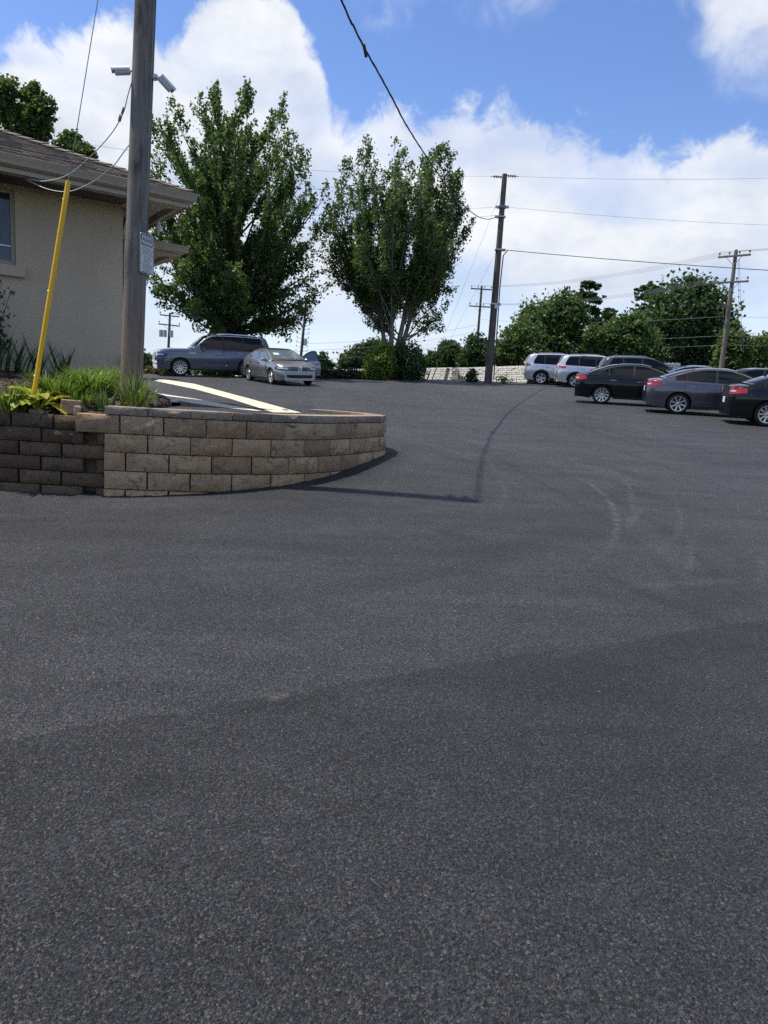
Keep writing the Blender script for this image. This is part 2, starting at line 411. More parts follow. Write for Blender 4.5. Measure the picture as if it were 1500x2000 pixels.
def m_roadpaint():
    m, T, P = mat('paint_cream'); pos = pos_out(T)
    n = T.noise(pos, 7, 6, .7); g = T.noise(pos, 60, 3, .7); w = T.math('ADD', T.math('MULTIPLY', n, .65), T.math('MULTIPLY', g, .35))
    c = T.mix(T.mr(n, .3, .7), (.52, .46, .33), (.64, .58, .44)); c = T.mix(T.mr(w, .56, .66, 0, .85), c, (.10, .097, .09))
    T.put(P.inputs['Base Color'], c); P.inputs['Roughness'].default_value = .85; T.put(P.inputs['Normal'], T.bump(g, .5, .006))
m_roadpaint()
simple('concrete', (.50, .45, .36), .9, var=.12, vscale=7, bump=.5, bscale=70)
def m_yellow():
    m, T, P = mat('yellow_plastic'); o = obj_out(T)
    n = T.noise(T.mapping(o, (1, 1, .2)), 22, 5, .65)
    T.put(P.inputs['Base Color'], T.mix(T.mr(n, .58, .75, 0, .5), (.80, .47, .012), (.66, .36, .02))); P.inputs['Roughness'].default_value = .45
m_yellow()
simple('wire_black', (.02, .02, .021), .6); simple('wire_grey', (.24, .24, .25), .5); simple('wire_white', (.55, .54, .52), .5)
simple('galvanized', (.42, .43, .44), .42, .8, var=.1); simple('steel_white', (.62, .63, .65), .4, var=.04)
simple('porcelain', (.14, .12, .115), .3); simple('black_plastic', (.018, .018, .019), .5)
simple('lens_black', (.008, .008, .01), .08)
simple('sign_white', (.60, .61, .63), .5, var=.08, vscale=30); simple('sign_black', (.025, .026, .03), .5); simple('sign_grey', (.20, .205, .22), .6)
simple('window_glass', (.03, .035, .042), .06, spec=.6)
simple('window_frame', (.30, .26, .20), .6)
# vehicles
def paint(name, c, metal=.5, rough=.30, coat=1, spec=.5):
    m, T, P = mat(name); o = obj_out(T)
    T.put(P.inputs['Base Color'], c); T.put(P.inputs['Metallic'], metal); T.put(P.inputs['Roughness'], rough)
    P.inputs['Coat Weight'].default_value = coat; P.inputs['Specular IOR Level'].default_value = spec; P.inputs['Coat Roughness'].default_value = .04
    return m
paint('paint_slate', (.095, .115, .155)); paint('paint_taupe', (.24, .23, .215)); paint('paint_silver', (.56, .58, .62)); paint('paint_pearl', (.60, .62, .66), .4)
paint('paint_charcoal', (.06, .065, .075)); paint('paint_black', (.005, .0055, .0075), .0, .3, .6, .1); paint('paint_grey', (.085, .085, .105)); paint('paint_blue', (.20, .255, .34)); paint('paint_dark', (.007, .007, .009), .0, .3, .65, .1); paint('paint_white', (.72, .73, .74), 0)
paint('paint_navy', (.05, .058, .075))
simple('car_glass', (.004, .0055, .007), .03, spec=.32); simple('car_glass_light', (.10, .125, .135), .04, spec=.8)
simple('tyre', (.016, .016, .017), .85, bump=.3, bscale=80); simple('rim_silver', (.55, .56, .58), .28, .85); simple('rim_dark', (.02, .02, .022), .4, .4); simple('trim_black', (.016, .016, .018), .55)
simple('chrome', (.75, .76, .78), .12, 1.0); simple('tail_red', (.42, .012, .014), .15, coat=.6); simple('lamp_clear', (.60, .63, .67), .12, .3, coat=.6); simple('under', (.01, .01, .011), .9)
simple('plate', (.62, .63, .64), .5); simple('paper', (.72, .82, .80), .6)
M = MATS

# ================================================================== SETTING
def geom(a, b, d0, g):                   # growing steps from a outwards to b
    out = []; d = d0; x = a
    s = 1 if b > a else -1
    while (b-x)*s > 0: d *= g; x += s*d; out.append(x if (b-x)*s > 0 else b)
    return out
def frange(a, b, d): return [a + i*d for i in range(int(round((b-a)/d))+1)]
def stroke(P, pts, w, val, fade=.25, arr=None):
    """adds a worn track a polyline to a per-vertex value"""
    pts = np.array(pts); best = np.full(len(P), 1e9); tt = np.zeros(len(P)); tot = 0
    L = np.r_[0, np.cumsum(np.hypot(*np.diff(pts, axis=0).T))]
    for i in range(len(pts)-1):
        a, b = pts[i], pts[i+1]; d = b-a; l2 = d@d
        t = np.clip(((P-a)@d)/l2, 0, 1); q = a + t[:, None]*d; dd = np.hypot(*(P-q).T)
        k = dd < best; best[k] = dd[k]; tt[k] = (L[i] + t[k]*math.sqrt(l2))/L[-1]
    e = np.clip(np.minimum(tt, 1-tt)/fade, 0, 1) if fade else 1
    arr[:] = np.maximum(arr, val*np.exp(-(best/w)**2)*e)
def spl(pts, n=8):                       # Catmull-Rom
    P = [np.array(p, float) for p in pts]; P = [2*P[0]-P[1]] + P + [2*P[-1]-P[-2]]; out = []
    for i in range(1, len(P)-2):
        for k in range(n):
            t = k/n; a, b, c, d = P[i-1:i+3]
            out.append(.5*((2*b) + (c-a)*t + (2*a-5*b+4*c-d)*t*t + (3*b-a-3*c+d)*t**3))
    out.append(P[-2]); return out
def gxy(pts): return spl([gp(*p)[:2] for p in pts])

def ground():
    xs = geom(-5, -34, .06, 1.10)[::-1] + frange(-5, 8, .06) + geom(8, 46, .06, 1.10)
    ys = geom(1, -16, .06, 1.12)[::-1] + frange(1, 15, .06) + geom(15, 47, .06, 1.05)
    V = [(x, y, gz(x, y)) for y in ys for x in xs]; nx = len(xs)
    Fs = [(j*nx+i, j*nx+i+1, (j+1)*nx+i+1, (j+1)*nx+i) for j in range(len(ys)-1) for i in range(nx-1)]
    me = bpy.data.meshes.new('parking_lot'); me.from_pydata(V, [], Fs); me.materials.append(M['asphalt'])
    P = np.array(V)[:, :2]; sand = np.zeros(len(P)); dark = np.zeros(len(P))
    for pts, w, v in (
        ([(1090, 915), (1145, 942), (1184, 972), (1201, 1001), (1205, 1031), (1197, 1056), (1174, 1085), (1120, 1125)], .020, .62), ([(1170, 905), (1209, 927), (1229, 952), (1235, 987), (1229, 1016), (1204, 1056)], .018, .42),
        ([(1225, 985), (1246, 990), (1243, 1008), (1220, 1040)], .030, .5), ([(1290, 950), (1317, 977), (1330, 1016), (1322, 1046), (1303, 1066), (1250, 1100)], .018, .36), ([(1327, 1036), (1345, 1056), (1349, 1085), (1342, 1115), (1320, 1150)], .020, .45),
        ([(955, 895), (967, 918), (982, 947), (984, 972), (975, 1000)], .018, .36), ([(1190, 1150), (1290, 1142), (1400, 1136), (1500, 1132)], .05, .30), ([(1480, 1078), (1490, 1110), (1484, 1150)], .025, .34), ([(1230, 983), (1280, 978), (1330, 985)], .06, .24),
        ([(480, 1366), (530, 1361), (572, 1355)], .014, 1.0), ([(440, 1376), (490, 1366), (640, 1345)], .02, .25), ([(235, 1748), (265, 1735), (300, 1728)], .012, .8), ([(1000, 1300), (1200, 1255), (1330, 1235)], .03, .18),
        ([(860, 845), (1000, 880), (1120, 900), (1220, 940)], .12, .16), ([(1040, 830), (1200, 870), (1380, 880)], .16, .12), ([(0, 1130), (300, 1115), (600, 1095), (850, 1080)], .08, .10), ([(700, 830), (850, 870), (1000, 940), (1090, 1010)], .06, .12), ([(1180, 980), (1260, 1040), (1300, 1120), (1280, 1190)], .2, .12)):
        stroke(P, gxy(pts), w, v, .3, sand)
    for pts, w, v in (
        ([(420, 1390), (560, 1374), (700, 1357)], .07, .30),
        ([(820, 880), (950, 910), (1080, 930), (1180, 935), (1320, 985), (1500, 1010)], .16, .26), ([(1010, 880), (1120, 900), (1220, 922), (1330, 960)], .10, .30),
        ([(880, 780), (1000, 785), (1120, 820), (1160, 835), (1320, 870), (1500, 905)], .12, .24), ([(1180, 795), (1128, 812), (1130, 830), (1180, 850), (1260, 870), (1400, 890)], .09, .34),
        ([(640, 745), (760, 755), (880, 770), (1010, 800), (1150, 850)], .12, .26), ([(700, 752), (820, 765), (950, 792), (1080, 830), (1200, 870)], .10, .22), ([(600, 775), (700, 780), (860, 800)], .2, .16),
        ([(0, 1040), (300, 1050), (600, 1070), (850, 1080), (1050, 1060), (1200, 1000)], .22, .20), ([(0, 1180), (300, 1170), (640, 1150), (900, 1110), (1100, 1050)], .16, .24),
        ([(1150, 1110), (1260, 1160), (1400, 1210), (1500, 1240)], .05, .4), ([(240, 1530), (300, 1522), (350, 1520)], .05, .45), ([(860, 1030), (900, 1050), (960, 1058)], .10, .28),
        ([(1500, 1330), (1380, 1200), (1270, 1080), (1130, 985), (990, 905), (880, 850)], .07, .26), ([(1500, 1230), (1400, 1120), (1290, 1030), (1150, 950), (1020, 890)], .06, .24), ([(1500, 980), (1380, 940), (1240, 890), (1120, 850), (1000, 815), (900, 790)], .07, .24), ([(240, 1690), (300, 1680), (350, 1690)], .03, .35), ([(900, 1350), (1100, 1340), (1300, 1310)], .25, .16), ([(620, 1600), (700, 1570), (830, 1535)], .05, .25)):
        stroke(P, gxy(pts), w, v, .2, dark)
    seam = np.array(gxy([(-700, 1560), (-200, 1478), (0, 1450), (200, 1412), (420, 1383), (640, 1350), (900, 1302), (1200, 1262), (1400, 1228), (1700, 1180)])); seam = seam[np.argsort(seam[:, 0])]
    global SEAM
    SEAM = lambda x: np.interp(x, seam[:, 0], seam[:, 1])
    lane = 1/(1+np.exp((P[:, 1]-np.interp(P[:, 0], seam[:, 0], seam[:, 1]))/.02))
    # fresh tar where the paving was rolled up against the blocks, plus painted wall shadow
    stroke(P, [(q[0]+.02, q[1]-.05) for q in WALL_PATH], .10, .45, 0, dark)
    stroke(P, [(q[0]+.12, q[1]-.10) for q in WALL_PATH[5:13]], .20, .62, .15, dark)  # wider band round the end: tar, with the wall's shadow painted darker
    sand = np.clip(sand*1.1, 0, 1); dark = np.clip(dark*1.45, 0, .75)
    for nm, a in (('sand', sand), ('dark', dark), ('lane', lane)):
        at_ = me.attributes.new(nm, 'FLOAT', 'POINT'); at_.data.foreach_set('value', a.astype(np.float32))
    me.polygons.foreach_set('use_smooth', [True]*len(Fs)); me.update()
    tag(link('parking_lot', me), kind='structure')
    # land beyond the lot
    b = MB(); xs = [-1400, -500, -200, -90, -45, -20, 0, 20, 45, 90, 200, 500, 1400]; ys = [-900, -300, -90, -30, -12, 0, 12, 25, 40, 46, 60, 90, 200, 500, 1800]
    b.grid([[(x, y, gz(x, y)-.7) for x in xs] for y in ys]); tag(b.build('ground', M['grass_ground'], smooth=180), kind='structure')

# front line of the block wall, in plan, left to right and round its end
WALL_PATH = [tuple(at(px, 800, Y)[:2]) for px, Y in ((145, 7.56), (200, 7.62), (300, 7.70), (400, 7.82), (500, 8.06), (560, 8.25), (610, 8.50), (650, 8.78), (685, 9.12), (715, 9.50), (740, 9.88), (757, 10.25))]
WALL_PATH += [(WALL_PATH[-1][0]-.02, 10.7), (WALL_PATH[-1][0]-.3, 11.25), (WALL_PATH[-1][0]-.85, 11.6), (WALL_PATH[-1][0]-1.6, 11.8)]
ground()

def aggregate():
    rs = np.random.RandomState(4); n = 68000
    y = 1.15 + 4.9*rs.uniform(0, 1, n*3); k = rs.uniform(0, 1, n*3) < np.clip(1.25-.22*y, .10, 1)*y/6*1.6
    y = y[k][:n]; n = len(y); x = (rs.uniform(-1, 1, n))*(.62*y+.2)
    z = .034 + .02*x + .062*y - .07*np.exp(-((x+3.2)**2 + (y-7.2)**2)/(2*1.3**2)) + .14*np.exp(-((x-.1)**2 + (y-10.6)**2)/(2*1.5**2))
    r_ = rs.gamma(5, .00058, n)+.0012; a = rs.uniform(0, 6.283, n); asp = rs.uniform(.55, 1, n); h = r_*rs.uniform(.35, .7, n)
    base = np.array([(1, 0, 0), (0, 1, 0), (-1, 0, 0), (0, -1, 0), (0, 0, 1)], float); V = np.zeros((n, 5, 3))
    jit = rs.uniform(.75, 1.25, (n, 4))
    for i in range(4):
        lx = base[i, 0]*r_*jit[:, i]; ly = base[i, 1]*r_*asp*jit[:, i]; V[:, i, 0] = x + lx*np.cos(a)-ly*np.sin(a); V[:, i, 1] = y + lx*np.sin(a)+ly*np.cos(a); V[:, i, 2] = z-.0015+h*rs.uniform(0, .5, n)
    V[:, 4, 0] = x + r_*rs.uniform(-.4, .4, n); V[:, 4, 1] = y + r_*rs.uniform(-.4, .4, n); V[:, 4, 2] = z+h
    o = (np.arange(n)*5)[:, None]; F_ = np.stack([np.hstack([o+i, o+(i+1) % 4, o+4]) for i in range(4)], 1).reshape(-1, 3)
    me = bpy.data.meshes.new('loose_aggregate'); me.vertices.add(n*5); me.vertices.foreach_set('co', V.astype(np.float32).ravel()); me.loops.add(len(F_)*3); me.loops.foreach_set('vertex_index', F_.astype(np.int32).ravel())
    me.polygons.add(len(F_)); me.polygons.foreach_set('loop_start', np.arange(len(F_), dtype=np.int32)*3); me.polygons.foreach_set('loop_total', np.full(len(F_), 3, np.int32)); me.update(calc_edges=True); me.materials.append(M['asphalt_stone'])
    lv = me.attributes.new('lv', 'FLOAT', 'FACE'); lv.data.foreach_set('value', np.repeat(np.minimum(.985, rs.uniform(0, 1, n)*np.where(y > 3.3766+x*(.4572-.0114*x), 1.25, .84)) + (rs.uniform(0, 1, n) > .9993)*.5, 4).astype(np.float32).clip(0, 1))  # grit past the joint lightened with the far pass, painted sheen included
    tag(link('asphalt_aggregate', me), 'fine stone grit bedded in the nearest asphalt', 'gravel', kind='stuff')
aggregate()
# resample path by length
WP = np.array(spl(WALL_PATH, 12)); WL = np.r_[0, np.cumsum(np.hypot(*np.diff(WP, axis=0).T))]
def wpt(s): return Vector((np.interp(s, WL, WP[:, 0]), np.interp(s, WL, WP[:, 1])))
def wtan(s): 
    t = wpt(s+.1)-wpt(s-.1) if .1 < s < WL[-1]-.1 else wpt(min(s+.2, WL[-1]))-wpt(max(0, s-.2)); return t.normalized()
def s_at_px(px):
    return min(np.arange(0, WL[-1]*.8, .01), key=lambda s: abs(px_of(Vector((*wpt(s), 1.3)))-px))
def px_of(p):
    v = p-EYE; return 750 + FPX*v.dot(_R)/v.dot(_F)
S200 = s_at_px(200)

def block_mesh(name, w, h, d, matname, seed, rough=.032, cham=.016, nx=6, nz=4):
    rnd = random.Random(seed); b = MB()
    rows = []
    for j in range(nz+1):
        r_ = []
        for i in range(nx+1):
            u, v = i/nx, j/nz; edge = i in (0, nx) or j in (0, nz)
            x = lerp(-w/2, w/2, u); z = lerp(0, h, v)
            if edge: y = cham; x *= .995
            else:
                n = mnoise.fractal(Vector((x*9+seed*7.3, z*9, seed*3.1)), 1, 2, 3)
                y = -.012 - n*rough + rnd.uniform(-.003, .003)
                x += rnd.uniform(-.01, .01); z += rnd.uniform(-.006, .006)
            r_.append((x, y, z))
        rows.append(r_)
    b.grid(rows)
    # sides, top, bottom and back
    q = [(-w/2*.995, cham, 0), (w/2*.995, cham, 0), (w/2*.93, d, 0), (-w/2*.93, d, 0), (-w/2*.995, cham, h), (w/2*.995, cham, h), (w/2*.93, d, h), (-w/2*.93, d, h)]
    b.add(q, [(0, 3, 2, 1), (4, 5, 6, 7), (1, 2, 6, 5), (3, 0, 4, 7), (2, 3, 7, 6)])
    return b.mesh(name, M[matname], 50)
rng = random.Random(5)
def block_wall():
    t = thing('retaining_wall', (*wpt(.5), gz(*wpt(.5))), 'curved tan split face block retaining wall with flat cap beside the driveway', 'wall')
    inv = Matrix.Translation(-t.location)
    full = [block_mesh('block', .443, .190, .26, 'block_new', k) for k in range(7)]; half_ = [block_mesh('block', .215, .190, .26, 'block_new', 60+k, nx=4) for k in range(2)]
    caps = [block_mesh('cap_block', .446, .083, .30, 'block_cap', 20+k, .008, .008, 5, 2) for k in range(4)]
    def place(me, s, z, off, name, sx=1):
        p = wpt(s); tg = wtan(s); nrm = Vector((-tg.y, tg.x))       # into the bank
        o = link(name, me, t); a = math.atan2(tg.y, tg.x)
        o.location = Vector((p.x+nrm.x*off, p.y+nrm.y*off, z)) - t.location
        o.rotation_euler = (rng.uniform(-.006, .006), rng.uniform(-.004, .004), a + rng.uniform(-.008, .008)); o.scale = (sx*rng.uniform(.992, 1.0), 1, 1)
    TOP = 1.35
    z = TOP-.088; s = S200+.23
    while s < WL[-1]-.3: place(rng.choice(caps), s, z, .045+rng.uniform(-.004, .004), 'cap_block'); s += .457
    for c in range(5):
        z -= .2; off = .036-.012*c
        s = S200 + (-.06 if c == 0 else .232)
        if c and c % 2 == 0: place(half_[c//2 % 2], S200+.116, z, off, 'block'); s = S200 + .232 + .2285
        while s < WL[-1]-.3:
            if z+.2 > gz(*wpt(s))-.05: place(rng.choice(full), s, z, off+rng.uniform(-.004, .004), 'block')
            s += .457
    # solid core so no light leaks through the joints
    b = MB(); n = 70; f_, k_ = [], []
    for i in range(n):
        s = S200+.06 + (WL[-1]-S200-.12)*i/(n-1); p = wpt(s); tg = wtan(s); nr = Vector((-tg.y, tg.x))
        f_.append(p+nr*.085); k_.append(p+nr*.24)
    lo = lambda p: gz(p.x, p.y)-.3
    b.grid([[Vector((p.x, p.y, lo(p)))-t.location for p in f_], [Vector((p.x, p.y, 1.25))-t.location for p in f_], [Vector((p.x, p.y, 1.25))-t.location for p in k_], [Vector((p.x, p.y, lo(p)))-t.location for p in k_]])
    b.build('core', M['block_old'], t)
block_wall()
def old_wall():
    p0 = wpt(S200); tg = Vector((.992, .02)).normalized(); L = 3.4
    t = thing('old_retaining_wall', (p0.x-1.5, p0.y, gz(p0.x-1.5, p0.y)), 'dark weathered block retaining wall below the flower bed, left of the tan wall', 'wall')
    ms = [block_mesh('block', .443, .142, .24, 'block_old', 40+k, .012) for k in range(5)]
    z = 1.225
    for c in range(7):
        z -= .152; s = -.19 - (.22 if c % 2 else 0)
        while s > -L:
            hide = s+.226 > -.02-(.02*c) 
            o = link('block', rng.choice(ms), t); q = p0 + tg*(s - (.05 if c else .14)) + Vector((-tg.y, tg.x))*(.075-.010*c)
            o.location = Vector((q.x, q.y, z + .006*(-s-.19)))-t.location; o.rotation_euler = (0, -.006, math.atan2(tg.y, tg.x) + rng.uniform(-.012, .012)); o.scale = (rng.uniform(.975, 1), 1, 1)
            s -= .457
    b = MB(); q = p0 + tg*(-L/2) + Vector((-tg.y, tg.x))*.24; b.box(Vector((q.x, q.y, .66))-t.location, (L-.1, .14, 1.0), Matrix.Rotation(math.atan2(tg.y, tg.x), 3, 'Z')); b.build('core', M['block_old'], t)
    # short return of old blocks that fills the step under the new wall
    for c in range(6):
        o = link('block', ms[c % 5], t); q = p0 + tg*.06 + Vector((-tg.y, tg.x))*(.10-.010*c); o.location = Vector((q.x, q.y, 1.07-.152*c))-t.location; o.scale = (.7, 1, 1); o.rotation_euler.z = math.atan2(tg.y, tg.x)
old_wall()

KERB = [(-2.72, 8.12), (-2.9, 9.2), (-3.15, 10.4), (-3.75, 12.1), (-4.8, 14.9), (-6.3, 18.6)]
# ---- building frame: e1 runs along the front to the right, e2 goes back
BW = Vector((-4.38, 11.75)); E1 = Vector((.826, .564)).normalized(); E2 = Vector((-E1.y, E1.x))
def bp(a, b, z): q = BW + E1*a + E2*b; return Vector((q.x, q.y, z))
def front_dist(x, y): return -(Vector((x, y))-BW).dot(E2)
def wall_y(x): return float(np.interp(x, WP[:, 0][:90], WP[:, 1][:90])) if x > -3.1 else 7.57
def bedz(x, y):
    d = y - wall_y(x)
    if d < .1: return -5
    z = interp([(.1, 1.19), (.3, 1.22), (.6, 1.33), (.9, 1.44), (1.4, 1.52), (2.4, 1.60), (4, 1.67)], d)
    k = min(max((x+3.3)/.8, 0), 1); z = max(z, lerp(1.19, 1.29, k))
    e = min(max((x - kerb_x(y) + .9)/.9, 0), 1)
    return lerp(z, 1.335, e)
def kerb_x(y): return interp([(q[1], q[0]) for q in KERB], y)
# terrace of asphalt behind the wall, level with its cap
def wall_inner(n=60, off=.27):
    out = []
    for i in range(n):
        q = S200+.2 + (WL[-1]-S200-.25)*i/(n-1); p = wpt(q); tg = wtan(q); out.append((p.x-tg.y*off, p.y+tg.x*off))
    return out
TER_POLY = np.array([KERB[0]] + [q for q in wall_inner() if q[0] > -2.6] + [(-1.9, 13), (-2.2, 16), (-2.6, 26), (-9, 26)] + KERB[::-1][:-1])
def ter_dist(x, y):                       # 0 inside the filled ground behind the wall, else distance to it
    P_ = TER_POLY; inside = False; best = 1e9; n = len(P_)
    for i in range(n):
        x0, y0 = P_[i]; x1, y1 = P_[(i+1) % n]
        if (y0 > y) != (y1 > y) and x < (x1-x0)*(y-y0)/(y1-y0)+x0: inside = not inside
        dx, dy = x1-x0, y1-y0; t = min(1, max(0, ((x-x0)*dx+(y-y0)*dy)/(dx*dx+dy*dy))); best = min(best, math.hypot(x-x0-t*dx, y-y0-t*dy))
    return 0 if inside else best
def ter_z(x, y): return TERRACE - .3*ter_dist(x, y)
def up(x, y):
    g = gz(x, y)
    return g if (y < 7.9 or y > 24 or x > 1.2) else max(g, ter_z(x, y)) if (x < -1.0 and y > 11.45 or ter_dist(x, y) == 0) else g
def terrace():
    xs = frange(-9, .3, .22); ys = frange(7.9, 24, .20); V = []; ok = []
    for y in ys:
        for x in xs:
            d = ter_dist(x, y); z = TERRACE - .3*d; V.append((x, y, z)); ok.append((d == 0 or d < .3 and y < 11.5 and x < -.3 or (y > 11.45 and x < -1.0)) and z > gz(x, y)-.06)
    nx = len(xs); Fs = []
    for j in range(len(ys)-1):
        for i in range(nx-1):
            f = (j*nx+i, j*nx+i+1, (j+1)*nx+i+1, (j+1)*nx+i)
            if all(ok[k] for k in f): Fs.append(f)
    me = bpy.data.meshes.new('upper_pavement'); me.from_pydata(V, [], Fs); me.materials.append(M['asphalt'])
    tag(link('upper_pavement', me), kind='structure')
terrace()
def bed():
    b = MB(); random.seed(3); rows = []
    kx = lambda y: interp([(q[1], q[0]) for q in KERB], y)
    for j in range(62):
        v = j/61; r_ = []
        for i in range(70):
            u = i/69
            xL = -8.2; xR = kx(lerp(8.4, 19, v))+.02 if True else 0
            x = lerp(xL, xR, u**.8); y0 = float(np.interp(x, WP[:, 0][:90], WP[:, 1][:90]))+.26 if x > -3.1 else 7.56+.26
            y1 = 15.5; y = lerp(y0, y1, v**1.3)
            if x > kx(y)-.0: x = kx(y)
            z = bedz(x, y) + .022*mnoise.fractal(Vector((x*3, y*3, 0)), 1, 2, 3) + .02*mnoise.noise(Vector((x*17, y*17, 3)))
            r_.append((x, y, z))
        rows.append(r_)
    b.grid(rows); tag(b.build('flower_bed', M['mulch'], smooth=180), kind='structure')
    # wood chips
    V = []; Fs = []; lv = []
    rr = random.Random(11)
    for _ in range(7000):
        x = rr.uniform(-7, -2.0); y = rr.uniform(7.85, 12.5)
        if x > kx(y)-.04 or front_dist(x, y) < .05: continue
        if x > -3.1 and y < float(np.interp(x, WP[:, 0][:90], WP[:, 1][:90]))+.3: continue
        z = bedz(x, y)+.018; a = rr.uniform(0, 6.28); l = rr.uniform(.02, .06); w = rr.uniform(.006, .016)
        Mx = Matrix.Translation((x, y, z)) @ Matrix.Rotation(a, 4, 'Z') @ Matrix.Rotation(rr.uniform(-.5, .5), 4, 'X') @ Matrix.Rotation(rr.uniform(-.4, .4), 4, 'Y')
        o = len(V); V += [Mx @ Vector(q) for q in ((-l, -w, 0), (l, -w*.6, 0), (l, w*.6, 0), (-l, w, 0), (0, 0, .008))]
        Fs += [(o, o+1, o+4), (o+1, o+2, o+4), (o+2, o+3, o+4), (o+3, o, o+4)]; lv += [rr.random()]*4
    me = bpy.data.meshes.new('wood_chips'); me.from_pydata(V, [], Fs); me.materials.append(M['mulch'])
    a = me.attributes.new('lv', 'FLOAT', 'FACE'); a.data.foreach_set('value', lv)
    tag(link('wood_chips', me), 'loose brown bark chips scattered over the flower bed', 'mulch', kind='stuff')
bed()
def kerb():
    b = MB(); pts = spl(KERB[2:], 6); L_, R_ = [], []
    for i, p in enumerate(pts):
        tg = np.array(pts[min(i+1, len(pts)-1)])-np.array(pts[max(i-1, 0)]); tg /= np.hypot(*tg); n = np.array([tg[1], -tg[0]])
        L_.append(p-n*.02); R_.append(p+n*.11)
    Z = TERRACE+.055
    b.grid([[(*p, Z-.2) for p in L_], [(*p, Z-.01) for p in L_], [(*(p*.93+q*.07), Z) for p, q in zip(L_, R_)], [(*(p*.07+q*.93), Z) for p, q in zip(L_, R_)], [(*q, Z-.012) for q in R_], [(*q, Z-.2) for q in R_]])
    tag(b.build('kerb', M['concrete'], smooth=40), kind='structure')
kerb()
def stripes():
    def quad(pts, label):
        b = MB(); rows = []
        if True:
            n = 30
            def walk(P, t):
                k = t*(len(P)-1); i = min(int(k), len(P)-2); return gp(lerp(P[i][0], P[i+1][0], k-i), lerp(P[i][1], P[i+1][1], k-i), up)
            for w in (0, 1): rows.append([walk(pts[w], i/n) for i in range(n+1)])
            rows.insert(1, [a_.lerp(c_, .5) for a_, c_ in zip(*rows)]); rows = [[Vector((q.x, q.y, up(q.x, q.y)+.006)) for q in r_] for r_ in rows]
        b.grid(rows, flip=False); o = b.build('painted_stripe', M['paint_cream']); tag(o, kind='structure')
    quad(([(312, 740), (380, 750), (484, 778), (589, 807)], [(302, 744), (380, 760), (453, 780), (533, 806)]), '')
    quad(([(292, 766), (380, 779), (440, 790), (511, 803)], [(300, 774), (380, 789), (440, 797), (500, 803)]), '')
stripes()

